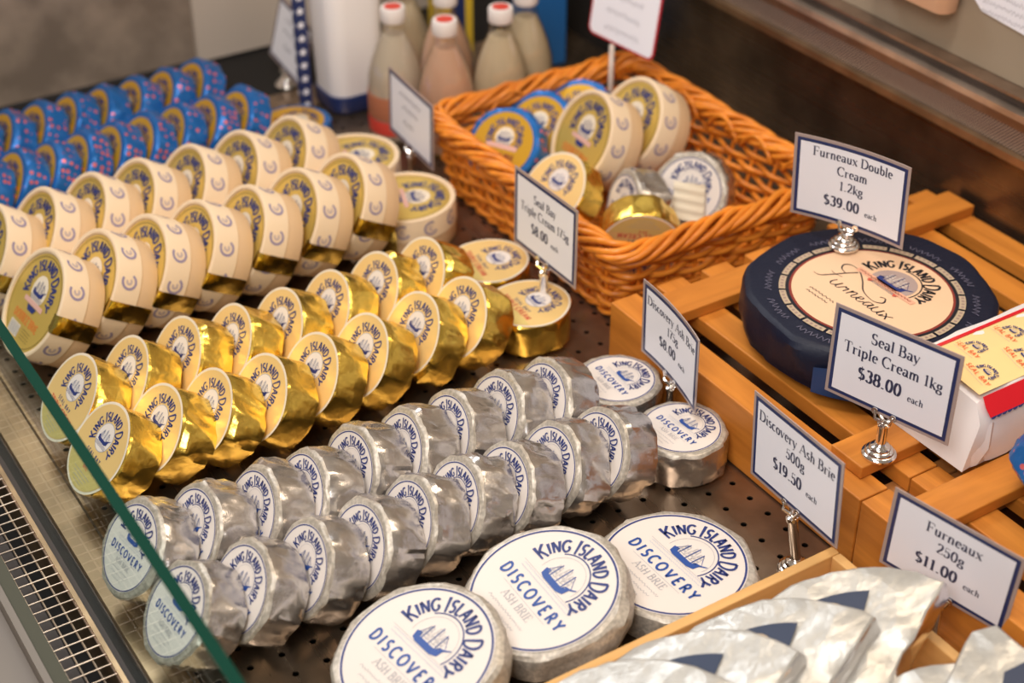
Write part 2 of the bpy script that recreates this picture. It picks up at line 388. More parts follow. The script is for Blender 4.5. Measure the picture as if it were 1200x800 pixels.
def text(mb, t, size, m, fn, mode='serif', thick=.15, thin=.05, sp=0.02, caps=1.0, drop=0.0, squeeze=1.0):
    """lays out text with its baseline from x=0; fn maps local (x, y) metres to a point"""
    x = 0.0
    for i, ch in enumerate(t):
        adv, st = G[ch]
        s = caps if (caps != 1.0 and (i == 0 or t[i-1] == ' ')) else 1.0
        for w, pts in st:
            if w == 2 and mode != 'serif': continue
            if mode == 'serif':
                if w in (0, 2): wf = lambda nx, ny: thin*size
                elif w == 3: wf = lambda nx, ny: thick*1.05*size
                else: wf = lambda nx, ny: (thick*abs(nx) + thin*abs(ny))*size
            else:
                wf = lambda nx, ny: thick*size
            P = [((x + px*s)*size*squeeze, (py*s - (drop if s != 1.0 else 0))*size) for px, py in pts]
            if len(P) == 2:
                P = [P[0], ((P[0][0]+P[1][0])/2, (P[0][1]+P[1][1])/2), P[1]]
            ribbon(mb, P, wf, m, fn)
        x += adv*s + sp
    return x*size*squeeze

def text_centered(mb, t, size, m, cx, cy, fn, **k):
    w = text_width(t, k.get('sp', .02), k.get('caps', 1.0))*size*k.get('squeeze', 1.0)
    text(mb, t, size, m, lambda x, y: fn(cx - w/2 + x, cy + y), **k)
    return w

def text_arc(mb, t, size, m, cx, cy, r, fn, mid=90, **k):
    w = text_width(t, k.get('sp', .02), k.get('caps', 1.0))*size*k.get('squeeze', 1.0)
    rm = r + size*.45
    def g(x, y):
        a = rad(mid) - (x - w/2)/rm
        return fn(cx + (r+y)*math.cos(a), cy + (r+y)*math.sin(a))
    text(mb, t, size, m, g, **k)

def disc(mb, cx, cy, r, m, fn, n=64, rf=None):
    mb.poly([fn(cx + (rf(2*PI*i/n) if rf else 1)*r*math.cos(2*PI*i/n), cy + (rf(2*PI*i/n) if rf else 1)*r*math.sin(2*PI*i/n)) for i in range(n)], m)
def ring(mb, cx, cy, r0, r1, m, fn, a0=0, a1=360, n=72):
    k = max(3, int(n*abs(a1-a0)/360))
    A = [rad(a0 + (a1-a0)*i/k) for i in range(k+1)]
    mb.grid([[fn(cx+r1*math.cos(a), cy+r1*math.sin(a)) for a in A], [fn(cx+r0*math.cos(a), cy+r0*math.sin(a)) for a in A]][::-1][::-1], m)
def rect(mb, x0, y0, x1, y1, m, fn):
    mb.poly([fn(x0, y0), fn(x1, y0), fn(x1, y1), fn(x0, y1)], m)
def squiggle(mb, x0, x1, y, amp, m, fn, seed=0, w=.0005, step=.0012):
    rnd = random.Random(seed); P = []; x = x0; k = 0
    while x < x1:
        P.append((x, y + amp*(1 if k % 2 else -1)*rnd.uniform(.3, 1))); x += step*rnd.uniform(.7, 1.3); k += 1
    ribbon(mb, P, lambda nx, ny: w, m, fn)

def ship(mb, cx, cy, s, hull, sail, fn, sea=True):
    F = lambda x, y: fn(cx+x*s, cy+y*s)
    for q in ([(-.82,-.02),(-.55,.06),(-.5,-.14),(-.5,-.42),(-.74,-.34)], [(-.5,-.14),(.42,-.14),(.42,-.42),(-.5,-.42)],
              [(.42,-.14),(.5,.02),(.78,.1),(.72,-.3),(.42,-.42)], [(.78,.1),(1.02,.26),(.98,.16),(.74,-.02)]):
        mb.poly([F(*p) for p in q], hull)
    for mx, h in ((-.42, .55), (0, .72), (.38, .6)):
        ribbon(mb, [(mx, -.14), (mx, h)], lambda nx, ny: .05, hull, F)
        for j in range(3):
            y0 = -.06 + j*(h+.02)/3.1; y1 = y0 + (h)/3.6; w = .2 - .035*j
            ribbon(mb, [(mx-w, y0), (mx-w*.2, y0+.05), (mx+w, y0), (mx+w*.8, y1), (mx-w*.8, y1), (mx-w, y0)], lambda nx, ny: .035, sail, F)
    ribbon(mb, [(.78, .1), (.38, .58)], lambda nx, ny: .025, hull, F)
    ribbon(mb, [(-.7, .0), (-.42, .5)], lambda nx, ny: .025, hull, F)
    if sea:
        for k in range(3):
            squiggle(mb, -.9, .9, -.5-.1*k, .03, hull, F, k, .03, .09)

def layered(z):            # print lies a hair above the sheet it is on
    return lambda x, y: (x, y, z)

# ------------------------------------------------------------------ cheese rounds
def wrapper_mesh(name, R, T, K, seed, m_side, m_face, amp=.0012, face=.86, back=.86, N=72, pleats=4):
    rnd = random.Random(seed)
    off = rnd.uniform(0, 2*PI)
    cor = sorted([(i + rnd.uniform(-.22, .22))*2*PI/K for i in range(K)])
    cr = [R*rnd.uniform(.975, 1.02) for _ in cor]
    def prad(t):
        t = (t - off) % (2*PI)
        for i in range(K):
            a = cor[i]; b = cor[(i+1) % K] + (2*PI if i == K-1 else 0)
            tt = t if t >= cor[0] else t + 2*PI
            if a <= tt <= b:
                pa = Vector((cr[i]*math.cos(a), cr[i]*math.sin(a))); pb = Vector((cr[(i+1) % K]*math.cos(b), cr[(i+1) % K]*math.sin(b)))
                d = Vector((math.cos(tt), math.sin(tt)))
                den = d.x*(pb.y-pa.y) - d.y*(pb.x-pa.x)
                r = (pa.x*(pb.y-pa.y) - pa.y*(pb.x-pa.x))/den
                return .62*r + .38*R*.985
        return R
    pl = [(rnd.uniform(0, 2*PI), rnd.uniform(.5, 1.0), rnd.uniform(-.5, .5)) for _ in range(pleats)]
    levels = [(0, back*.97), (.035, back), (.13, .975), (.3, 1.0), (.5, 1.0), (.68, 1.0), (.84, .997), (.93, .985), (.985, .955), (1.0, face)]
    rows = []
    for zi, (zf, s) in enumerate(levels):
        row = []
        for i in range(N):
            t = 2*PI*i/N
            r = prad(t + .10*math.sin(zf*3 + seed))*s
            w = math.sin(PI*min(1, zf*1.02))**.5
            tt = t + .35*math.sin(zf*4 + seed)
            p = Vector((math.cos(tt)*R*75, math.sin(tt)*R*75, zf*T*34 + seed*7.3))
            q = Vector((math.cos(t)*R*120, math.sin(t)*R*120, zf*T*110 + seed*3.1))
            e = noise.noise(p*.7)*1.3 + (1 - 2.6*abs(noise.noise(p*1.2 + Vector((5, 5, 5)))))*1.0 + (1-2.4*abs(noise.noise(q)))*.35 - .7
            r += amp*e*w
            for (a, wd, sl) in pl:
                d = ((t - a - sl*zf + PI) % (2*PI)) - PI
                if 0 < d < wd and zf < .86: r += .0019*(1 - d/wd)
            row.append((r*math.cos(t), r*math.sin(t), zf*T + (amp*.5*noise.noise(p*1.4) if 0 < zi < 9 else 0)))
        rows.append(row)
    mb = MB(m_side, m_face)
    mb.grid(rows[:8], m_side, True, True, False)
    mb.grid(rows[7:], m_face, True, False, True)
    return mb.mesh(name, True, 33)

def silver_label(R, z, detail=True):
    mb = MB(M['white']); f0, f1, f2 = layered(z), layered(z+.0002), layered(z+.0004)
    disc(mb, 0, 0, R, M['white'], f0)
    ring(mb, 0, 0, R*.955, R*.985, M['navy'], f1)
    ey = .25*R
    text_arc(mb, 'KING ISLAND DAIRY', R*.185, M['navy'], 0, ey, R*.445, f2, mid=80, mode='mono', thick=.20, sp=.05, caps=1.3, drop=.12, squeeze=.80)
    ring(mb, 0, ey, R*.395, R*.415, M['navy'], f1, -22, 138, 60)
    ring(mb, 0, ey, R*.345, R*.352, M['grey_print'], f1, -10, 190, 60)
    ship(mb, 0, ey-.02*R, R*.33, M['navy_text'], M['grey_print'], f2, False)
    for k, yy in enumerate((.055, .0)):
        squiggle(mb, -R*.55, R*.55, R*yy, R*.012, M['pale_print'], f1, k, R*.010, R*.02)
    ribbon(mb, [(-.6*R, .085*R), (0, .085*R), (.6*R, .085*R)], lambda a, b: R*.006, M['grey_print'], f1)
    text_centered(mb, 'DISCOVERY', R*.165, M['navy_text'], 0, -.26*R, f2, mode='mono', thick=.22, sp=.30, squeeze=.93)
    ribbon(mb, [(-.5*R, -.31*R), (0, -.31*R), (.5*R, -.31*R)], lambda a, b: R*.006, M['grey_print'], f1)
    text_centered(mb, 'ASH BRIE', R*.115, M['grey_print'], 0, -.47*R, f2, thick=.13, thin=.06, sp=.05)
    for k, yy in enumerate((-.58, -.68, -.78)):
        w = .42 - .1*k
        squiggle(mb, -R*w, R*w, R*yy, R*.022, M['grey_print'], f1, 5+k, R*.010, R*.026)
    return mb.mesh('silver_round_label')

def gold_label(R, z):
    mb = MB(M['ring_white']); f0, f1, f2, f3 = [layered(z+.0002*i) for i in range(4)]
    rf = lambda t: 1 + .012*math.cos(3*t+.6) + .006*math.cos(5*t)
    disc(mb, 0, 0, R, M['ring_white'], f0, rf=rf)
    disc(mb, 0, 0, R*.945, M['yellow'], f1, rf=rf)
    mb.poly([f2(R*.925*math.cos(rad(a)), R*.925*math.sin(rad(a))) for a in range(205, 336, 6)], M['yellow_low'])
    ey = .26*R
    text_arc(mb, 'KING ISLAND DAIRY', R*.185, M['navy'], 0, ey, R*.36, f2, mode='mono', thick=.19, sp=.03, caps=1.25, drop=.1, squeeze=.82)
    disc(mb, 0, ey, R*.30, M['white'], f2, 40)
    ring(mb, 0, ey, R*.30, R*.318, M['grey_print'], f2, 0, 360, 50)
    ship(mb, 0, ey-.02*R, R*.27, M['navy'], M['pale_print'], f3, True)
    text_centered(mb, 'SEAL BAY', R*.085, M['navy'], 0, -.22*R, f2, mode='mono', thick=.2, sp=.35)
    text_centered(mb, 'TRIPLE CREAM', R*.135, M['red'], 0, -.41*R, f3, mode='mono', thick=.17, sp=.16, squeeze=.88)
    text_centered(mb, 'BRIE', R*.07, M['red'], 0, -.52*R, f3, mode='mono', thick=.16, sp=.16)
    for k in range(4):
        w = .4 - .07*k
        squiggle(mb, -R*w, R*w, R*(-.62-.07*k), R*.012, M['grey_print'], f3, k, R*.009, R*.02)
    return mb.mesh('gold_round_label')

def cream_label(R, z):
    mb = MB(M['olive']); f0, f1, f2, f3 = [layered(z+.0002*i) for i in range(4)]
    disc(mb, 0, 0, R, M['olive'], f0)
    ring(mb, 0, 0, R*.93, R*.945, M['dark_line'], f1)
    ey = .25*R
    text_arc(mb, 'KING ISLAND DAIRY', R*.205, M['navy'], 0, ey, R*.43, f2, mode='mono', thick=.21, sp=.02, caps=1.2, drop=.08, squeeze=.82)
    disc(mb, 0, ey, R*.31, M['ring_white'], f1, 40)
    ship(mb, 0, ey, R*.29, M['navy'], M['grey_print'], f3, True)
    mb.poly([f2(-.42*R, .02*R), f2(.42*R, .02*R), f2(.42*R, -.08*R), f2(-.42*R, -.08*R)], M['pink_p'])
    mb.poly([f3(-.2*R, -.09*R), f3(.2*R, -.09*R), f3(.13*R, -.2*R), f3(-.13*R, -.2*R)], M['navy'])
    text_centered(mb, 'DOUBLE BRIE', R*.15, M['orange_p'], 0, -.46*R, f2, mode='mono', thick=.22, sp=.10, squeeze=.85)
    squiggle(mb, -.35*R, .35*R, -.30*R, R*.02, M['orange_p'], f2, 3, R*.018, R*.03)
    rect(mb, -.52*R, -.80*R, -.08*R, -.54*R, M['ring_white'], f2)
    for k in range(11):
        rect(mb, (-.49+.037*k)*R, -.78*R, (-.49+.037*k+(.02 if k % 3 else .012))*R, -.56*R, M['grey_print'], f3)
    for k in range(4):
        squiggle(mb, .02*R, .42*R, (-.56-.06*k)*R, R*.01, M['dark_line'], f2, k, R*.008, R*.02)
    return mb.mesh('cream_box_label')

def blue_label(R, z):
    mb = MB(M['yellow_low']); f0, f1, f2, f3 = [layered(z+.0002*i) for i in range(4)]
    disc(mb, 0, 0, R, M['yellow_amber'], f0)
    ey = .22*R
    text_arc(mb, 'KING ISLAND DAIRY', R*.2, M['navy'], 0, ey, R*.40, f1, mode='mono', thick=.22, sp=.02, caps=1.2, drop=.08, squeeze=.84)
    disc(mb, 0, ey, R*.31, M['ring_white'], f1, 40)
    ship(mb, 0, ey, R*.29, M['navy'], M['pale_print'], f3, True)
    rect(mb, -.52*R, -.14*R, .52*R, .0, M['pink_p'], f2)
    text_centered(mb, 'DOUBLE BRIE', R*.15, M['maroon'], 0, -.42*R, f2, mode='mono', thick=.22, sp=.06, squeeze=.85)
    return mb.mesh('blue_round_label')
M['yellow_amber'] = mat('label_amber', (0.80, 0.45, 0.04), 0.3, 0.5)

def cream_box_meshes(R, T):
    lid = MB(M['cream'])
    zs = T*.42
    lid.lathe([(R*.985, zs-.001), (R, zs), (R, T-.002), (R*.992, T-.0006), (R*.97, T), (R*.925, T), (R*.905, T-.0007), (R*.905, T-.0026)], M['cream'], 72)
    # small round emblems printed round the lid, in two staggered rows
    zc = (zs + T)/2
    for k in range(11):
        a0 = 2*PI*k/11
        for (dz) in ((.0),):
            def fn(x, y, a0=a0): 
                a = a0 + x/R
                return ((R+.0003)*math.cos(a), (R+.0003)*math.sin(a), zc + y)
            rr = .0086
            ring(lid, 0, 0, rr*.70, rr, M['emblem'], fn, 60, 330, 22)
            ring(lid, 0, 0, rr*.15, rr*.42, M['emblem_pale'], fn, 60, 330, 12)
    L = lid.mesh('box_lid', True, 35)
    base = MB(M['wood_board'])
    base.lathe([(R*.965, 0), (R*.975, .0008), (R*.975, zs)], M['wood_board'], 72)
    B = base.mesh('box_base', True, 35)
    st = MB(M['gold_strip'])
    w = .0095; rows = []
    prof = [(R*.80, T-.0018), (R*.895, T-.0016), (R*.93, T+.0006), (R*.985, T+.0006), (R*1.012, T-.0016), (R*1.010, T*.7), (R*1.006, T*.42), (R*.992, T*.38), (R*.99, .001)]
    for i in range(7):
        x = -w + 2*w*i/6
        rows.append([(math.cos(x/R)*r, math.sin(x/R)*r, z + .0002*math.sin(i*2.3)) for r, z in prof])
    st.grid(rows, M['gold_strip'])
    S = st.mesh('foil_seal', True, 40)
    return L, B, S
M['emblem'] = mat('emblem_violet', (0.30, 0.25, 0.38), 0.5)
M['emblem_pale'] = mat('emblem_pale', (0.52, 0.42, 0.42), 0.5)
M['gold_strip'] = add_crumple(mat('gold_seal', (0.62, 0.50, 0.14), 0.18, 1.0), 60, 200, .35, .002)

# measures of each kind: body radius, thickness, label radius
SR, ST, SLR = .0430, .0405, .0357
GR, GT, GLR = .0430, .0415, .0420
CR, CT, CLR = .0560, .0455, .0505
BR, BT, BLR = .0480, .0315, .0385
DR, DT, DLR = .0690, .0330, .0600

KIND = {}
KIND['silver'] = dict(T=ST, R=SR, bodies=[wrapper_mesh('foil_wrapper', SR, ST, 9+i % 3, 3+i, M['silver'], M['silver_paper'], .0022, .925) for i in range(6)], label=silver_label(SLR, ST+.0006))
KIND['gold'] = dict(T=GT, R=GR, bodies=[wrapper_mesh('foil_wrapper', GR, GT, 8+i % 3, 23+i, M['gold'], M['gold'], .0010, .965, .80) for i in range(5)], label=gold_label(GLR, GT+.0004))
KIND['blue'] = dict(T=BT, R=BR, bodies=[wrapper_mesh('foil_wrapper', BR, BT, 10, 43+i, M['blue'], M['blue'], .0018, .90, .88) for i in range(4)], label=blue_label(BLR, BT+.0004))
KIND['large'] = dict(T=DT, R=DR, bodies=[wrapper_mesh('foil_wrapper', DR, DT, 11, 63+i, M['silver_paper'], M['silver_paper'], .0016, .945, .9) for i in range(3)], label=silver_label(DLR, DT+.0006))
_l, _b, _s = cream_box_meshes(CR, CT)
KIND['cream'] = dict(T=CT, R=CR, lid=_l, base=_b, seal=_s, label=cream_label(CLR*.985, CT-.0022))

NAMES = {'silver': 'silver_cheese', 'gold': 'gold_cheese', 'blue': 'blue_cheese', 'large': 'large_cheese', 'cream': 'boxed_cheese'}
def frame(face, tilt, az, roll, T):
    """matrix of a round whose face centre is at `face`; its local z is the face normal"""
    t, a = rad(tilt), rad(az)
    n = Vector((-math.cos(t)*math.cos(a), -math.cos(t)*math.sin(a), math.sin(t)))
    u = Vector((0, 0, 1)).cross(n).normalized()
    v = n.cross(u)
    u2 = u*math.cos(rad(roll)) + v*math.sin(rad(roll)); v2 = n.cross(u2)
    o = Vector(face) - n*T
    m = Matrix((u2, v2, n)).transposed().to_4x4(); m.translation = o
    return m
def cheese(kind, face, tilt, az=0, roll=0, var=0, spin=0, label='', group=None, seal_at=-8):
    K = KIND[kind]
    t = empty(NAMES[kind], label, 'cheese', frame(face, tilt, az, roll, K['T']), group)
    if kind == 'cream':
        put('box_base', K['base'], t); put('box_lid', K['lid'], t, Matrix.Rotation(rad(spin), 4, 'Z'))
        put('paper_label', K['label'], t)
        s = put('foil_seal', K['seal'], t, Matrix.Rotation(rad(seal_at), 4, 'Z')); s['label'] = 'shiny gold foil seal'
    else:
        put('foil_wrapper', K['bodies'][var % len(K['bodies'])], t, Matrix.Rotation(rad(spin), 4, 'Z'))
        put('paper_label', K['label'], t)
    return t

ORD = ['first', 'second', 'third', 'fourth', 'fifth', 'sixth', 'seventh', 'eighth', 'ninth', 'tenth']
def row(kind, spots, what, where, group, seed):
    rnd = random.Random(seed)
    K = KIND[kind]; n = len(spots)
    for i, (x, y, tl) in enumerate(spots):
        z = K['R']*math.cos(rad(tl)) + K['T']*math.sin(rad(tl)) + .0008
        if i == 0: pos = 'nearest the front glass, %s' % where
        elif i == n-1: pos = 'farthest from the front glass, %s' % where
        else: pos = '%s from the front glass, %s' % (ORD[i], where)
        cheese(kind, (x, y, z), tl, rnd.uniform(-2, 2), rnd.uniform(-2, 7), i*5+seed, rnd.uniform(0, 360) if kind != 'cream' else rnd.uniform(-8, 8),
               '%s standing %s' % (what, pos), group, seal_at=-6 + rnd.uniform(-7, 7))

# face centre x, y and backward tilt of every standing round
S1 = [(.263, .892, 40), (.314, .888, 34), (.366, .885, 29), (.415, .883, 27), (.462, .889, 26), (.507, .890, 26), (.552, .885, 25), (.600, .888, 25), (.646, .883, 24)]
S2 = [(.261, .979, 37), (.310, .972, 30), (.361, .968, 27), (.405, .967, 25), (.454, .974, 24), (.502, .973, 24), (.549, .974, 24), (.600, .976, 24), (.646, .970, 24)]
G1 = [(.285, 1.114, 43), (.335, 1.114, 38), (.382, 1.112, 36), (.432, 1.107, 35), (.486, 1.113, 35), (.540, 1.117, 34), (.599, 1.124, 34), (.650, 1.123, 33)]
G2 = [(.289, 1.199, 41), (.340, 1.200, 36), (.393, 1.204, 33), (.442, 1.199, 33), (.494, 1.199, 32), (.547, 1.204, 32), (.602, 1.209, 32), (.655, 1.209, 32)]
C1 = [(.308, 1.351, 37), (.365, 1.356, 33), (.417, 1.357, 31), (.470, 1.359, 30), (.527, 1.360, 29), (.587, 1.365, 29), (.644, 1.368, 29)]
C2 = [(.291, 1.467, 36), (.345, 1.471, 34), (.399, 1.474, 33), (.453, 1.476, 32), (.512, 1.477, 31), (.572, 1.477, 30), (.633, 1.481, 30)]
B1 = [(.327, 1.617, 33), (.365, 1.618, 33), (.402, 1.618, 33), (.440, 1.621, 33), (.479, 1.623, 33), (.518, 1.626, 33), (.558, 1.629, 33), (.598, 1.630, 33), (.637, 1.628, 33)]
B2 = [(.347, 1.718, 33), (.386, 1.719, 33), (.424, 1.720, 33), (.463, 1.722, 33), (.502, 1.722, 33), (.543, 1.724, 33), (.585, 1.728, 33), (.625, 1.731, 33)]
row('silver', S1, 'silver foil cheese', 'near silver row', 'small silver cheeses standing in two rows', 1)
row('silver', S2, 'silver foil cheese', 'far silver row', 'small silver cheeses standing in two rows', 2)
row('gold', G1, 'gold foil cheese', 'near gold row', 'gold cheeses standing in two rows', 3)
row('gold', G2, 'gold foil cheese', 'far gold row', 'gold cheeses standing in two rows', 4)
row('cream', C1, 'cream boxed cheese', 'near cream row', 'cream boxed cheeses standing in two rows', 5)
row('cream', C2, 'cream boxed cheese', 'far cream row', 'cream boxed cheeses standing in two rows', 6)
row('blue', B1, 'blue dotted cheese', 'near blue row', 'blue cheeses standing in two rows', 7)
row('blue', B2, 'blue dotted cheese', 'far blue row', 'blue cheeses standing in two rows', 8)

# rounds lying flat at the end of their rows
cheese('silver', (.743, .887, ST+.001), 88.5, 0, 3, 1, 40, 'small silver brie lying flat, nearer of two, under the leaning price card', 'small silver cheeses lying flat')
cheese('silver', (.738, .979, ST+.001), 88.5, 0, -4, 2, 90, 'small silver brie lying flat against the crate corner, farther of two', 'small silver cheeses lying flat')
cheese('gold', (.738, 1.131, GT+.001), 88, 0, -3, 1, 30, 'gold cheese lying flat, nearer of two by the basket', 'gold cheeses lying flat')
cheese('gold', (.747, 1.222, GT+.001), 88, 0, -10, 2, 80, 'gold cheese lying flat behind another, half hidden by the price card', 'gold cheeses lying flat')
cheese('cream', (.737, 1.382, CT+.001), 88, 0, -20, 0, 20, 'cream boxed cheese lying flat beside the wicker basket', 'cream boxed cheeses lying flat', seal_at=-30)
cheese('cream', (.731, 1.499, CT+.001), 88, 0, -5, 0, 50, 'cream boxed cheese lying flat behind a narrow price card', 'cream boxed cheeses lying flat', seal_at=-30)
cheese('blue', (.724, 1.640, BT+.001), 88, 0, 5, 0, 50, 'blue dotted cheese lying flat, gold label up, at the end of the blue rows', None)

# large ash bries shingled along the front
cheese('large', (.634, .7535, DT+.001), 89, 0, 1, 0, 20, 'large round white-labelled ash brie lying flat beside the wooden tray, topmost label fully shown')
cheese('large', (.514, .764, .058), 76, 0, -2, 1, 120, 'large ash brie leaning on the flat one, middle of three large rounds')
cheese('large', (.397, .757, .058), 74, 0, 6, 2, 200, 'large ash brie at the front edge of the picture, cut off by the frame')

# ------------------------------------------------------------------ display tray (perforated) and case shell
def tray_mesh():
    mb = MB(M['tray'])
    x0, y0, px, py, r = .279 - .0135, .40, .0271, .0245, .0030
    nx = 35; ny = 56
    for i in range(nx):
        for j in range(ny):
            a, b = x0+i*px, y0 + j*py + .0105
            c, d = a+px, b+py
            cx, cy = (a+c)/2, (b+d)/2
            sq = [(c, cy), (c, d), (cx, d), (a, d), (a, cy), (a, b), (cx, b), (c, b)]
            hl = [(cx+r*math.cos(k*PI/4), cy+r*math.sin(k*PI/4)) for k in range(8)]
            mb.grid([[(p[0], p[1], 0) for p in sq], [(p[0], p[1], 0) for p in hl], [(p[0], p[1], -.0015) for p in hl]], M['tray'], True)
    me = mb.mesh('perforated_plate')
    bm = bmesh.new(); bm.from_mesh(me); bmesh.ops.remove_doubles(bm, verts=bm.verts, dist=1e-5)
    bmesh.ops.reverse_faces(bm, faces=[f for f in bm.faces if f.normal.z < -.5]); bm.to_mesh(me); bm.free()
    return me
t = empty('display_tray', 'dark steel tray with round holes under all the cheeses', 'tray', loc=(0, 0, 0))
put('perforated_plate', tray_mesh(), t)
mb = MB(); mb.box((.2635, .40, -.010), (.2660, 1.78, .0035), M['strip']); put('rim', mb.mesh('rim'), t)

def struct(name, mb_or_me, m=None, label=None):
    me = mb_or_me.mesh(name) if isinstance(mb_or_me, MB) else mb_or_me
    o = put(name, me); o['kind'] = 'structure'
    if label: o['label'] = label; 
    return o
mb = MB(); mb.box((.16, .2, -.12), (1.26, 2.1, -.060), M['void']); struct('trim_15', mb, label='dark well under the perforated tray')
mb = MB(); mb.box((-4, -4, -1.0), (4, 5, -.98), M['counter']); struct('floor', mb, label='plain grey shop floor')
mb = MB(); mb.box((.2365, .2, -.058), (.2625, 2.0, -.001), M['strip']); struct('trim_1', mb, label='worn steel strip between glass and tray')
mb = MB(); mb.box((.2205, .2, -.058), (.2355, 2.0, -.006), M['lip']); struct('trim_2', mb, label='dark slot holding the glass')
mb = MB(); mb.box((.2165, .2, -.050), (.2205, 2.0, .001), M['strip']); struct('trim_3', mb, label='thin worn lip beside the air grille')
mb = MB(); mb.box((.1700, .2, -.058), (.1815, 2.0, .004), M['greenish']); struct('trim_4', mb, label='steel lip in front of the air grille')
mb = MB(); mb.box((.1640, .2, -.058), (.1698, 2.0, .006), M['counter']); struct('trim_5', mb, label='grey outer edge strip')
mb = MB(); mb.box((-.9, .0, -.10), (.1638, 2.6, -.012), M['counter']); struct('trim_6', mb, label='plain grey ledge outside the case')

# air grille: wires in two directions
g = empty('air_grille', 'steel wire air grille running along the front of the case', 'grille', loc=(.2, .5, 0))
mb = MB()
for k in range(122):
    y = -.2 + k*.0123
    mb.tube([(-.018, y, -.001), (.0165, y, -.001)], .00065, M['rail_bright'], 5)
put('cross_wires', mb.mesh('cross_wires'), g)['kind'] = 'stuff'
mb = MB()
for x in (-.0175, -.006, .0055, .016):
    mb.tube([(x, -.28, -.0025), (x, 1.5, -.0025)], .0008, M['rail_bright'], 5)
put('long_wires', mb.mesh('long_wires'), g)
mb = MB(); mb.box((-.0175, -.28, -.030), (-.003, 1.5, -.026), M['lip']); put('inner_baffle', mb.mesh('inner_baffle'), g)

# glass front
g = empty('glass_screen', 'low clear glass pane with dark green edge along the case front', 'glass pane', loc=(.2265, .3, -.006))
mb = MB(); mb.box((0, 0, 0), (.0082, 1.75, .196), M['pane']); put('pane', mb.mesh('pane'), g)
mb = MB(); mb.box((-.0001, 0, .1961), (.0083, 1.75, .1972), M['glass_edge']); mb.box((-.0001, -.0011, 0), (.0083, -.0001, .1972), M['glass_edge']); put('polished_edge', mb.mesh('polished_edge'), g)

# back wall of the case, ledge, rail
mb = MB(); mb.box((1.212, .2, -.06), (1.235, 1.60, .150), M['wall_steel']); struct('wall_back', mb, label='dark brushed steel back wall behind the crates')
mb = MB(); mb.box((1.206, 1.602, -.06), (1.235, 2.0, .5), M['void']); struct('wall_dark_reflection', mb, label='black panel standing in for a dark reflection in the back wall, beside the bottles')  # dark reflection in the steel back wall, built as a black panel
mb = MB(); mb.box((1.198, .2, .151), (1.24, 1.60, .1595), M['strip']); struct('trim_7', mb, label='tan steel lip under the perforated strip')
mb = MB(); mb.box((1.206, .2, .160), (1.24, 1.60, .184), M['perf']); struct('trim_8', mb, label='perforated steel strip')
mb = MB(); mb.box((1.205, .2, .1842), (1.24, 1.60, .196), M['rail']); struct('trim_14', mb, label='plain band above the perforated strip')
mb = MB(); mb.box((1.199, .2, .1965), (1.24, 1.60, .2035), M['rail_bright']); struct('trim_9', mb, label='bright steel rail')
mb = MB(); mb.box((1.212, .2, .204), (1.24, 1.60, .214), M['lip']); struct('trim_10', mb, label='dark track')
mb = MB(); mb.box((1.205, .2, .2145), (1.24, 1.60, .2175), M['rail']); struct('trim_11', mb, label='thin upper rail')
mb = MB(); mb.box((1.225, .2, .218), (1.236, 1.60, .80), M['door']); struct('door_1', mb, label='greige sliding door above the rail')
mb = MB(); mb.box((.72, 1.925, .002), (1.205, 1.9345, .75), M['pale_reflection']); struct('pale_reflection_sheet', mb, label='pale sheet standing in for a bright reflection in the end panel')  # bright reflection in the end panel, built as a pale sheet
# end wall and black base under it
mb = MB(); mb.box((-.2, 1.935, .002), (1.22, 1.95, .75), M['end_steel']); struct('wall_left', mb, label='brushed metal end panel behind the blue cheeses')
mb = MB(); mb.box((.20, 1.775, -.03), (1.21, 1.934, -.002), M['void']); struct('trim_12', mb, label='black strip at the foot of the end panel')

# ------------------------------------------------------------------ crates
def board(name, parent, a, b, m='wood', bev=.0012, along='x'):
    """box board with its grain along local x"""
    ax, ay, az = [(p+q)/2 for p, q in zip(a, b)]; dx, dy, dz = [abs(q-p)/2 for p, q in zip(a, b)]
    mb = MB()
    if along == 'y': dx, dy = dy, dx
    mb.box((-dx, -dy, -dz), (dx, dy, dz), M[m])
    o = put(name, mb.mesh(name, bevel=bev), parent)
    o.location = (ax, ay, az)
    if along == 'y': o.rotation_euler = (0, 0, PI/2)
    return o
def crate(y0, y1, label, slats, x0=.783, x1=1.203):
    t = empty('wooden_crate', label, 'crate', loc=(x0, y0, 0), group=None)
    L = lambda *p: (p[0]-x0, p[1]-y0, p[2])
    board('front_board', t, L(x0, y0, .0015), L(x0+.031, y1, .070), along='y')
    px = x0 + .055
    while px < x1 - .02:
        board('plank', t, L(px, y0, .054), L(min(px+.032, x1), y1, .070), along='y')
        px += .0555
    for yy in (y0+.0003, y1-.0183):
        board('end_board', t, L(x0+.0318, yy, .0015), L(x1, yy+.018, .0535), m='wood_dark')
    for yy in slats:
        board('slat', t, L(x0+.018, yy-.019, .0705), L(x1, yy+.019, .0825))
    return t
crate(.7025, 1.055, 'wooden slatted crate under the big navy cheese wheel', (.741, 1.006))
crate(.345, .7010, 'wooden slatted crate at the right picture edge under the white parcel', (.653, .40))

# ------------------------------------------------------------------ shallow wooden tray in front
t = empty('wooden_tray', 'shallow light wooden tray holding pale silver wedges, bottom right', 'tray', loc=(.25, .3, 0))
board('side', t, (0, .381, .0015), (.495, .390, .048), m='wood_light')
board('side', t, (.486, .0, .0015), (.495, .3805, .048), m='wood_light', along='y')
board('bottom', t, (0, 0, .0015), (.4855, .3805, .006), m='wood_light')

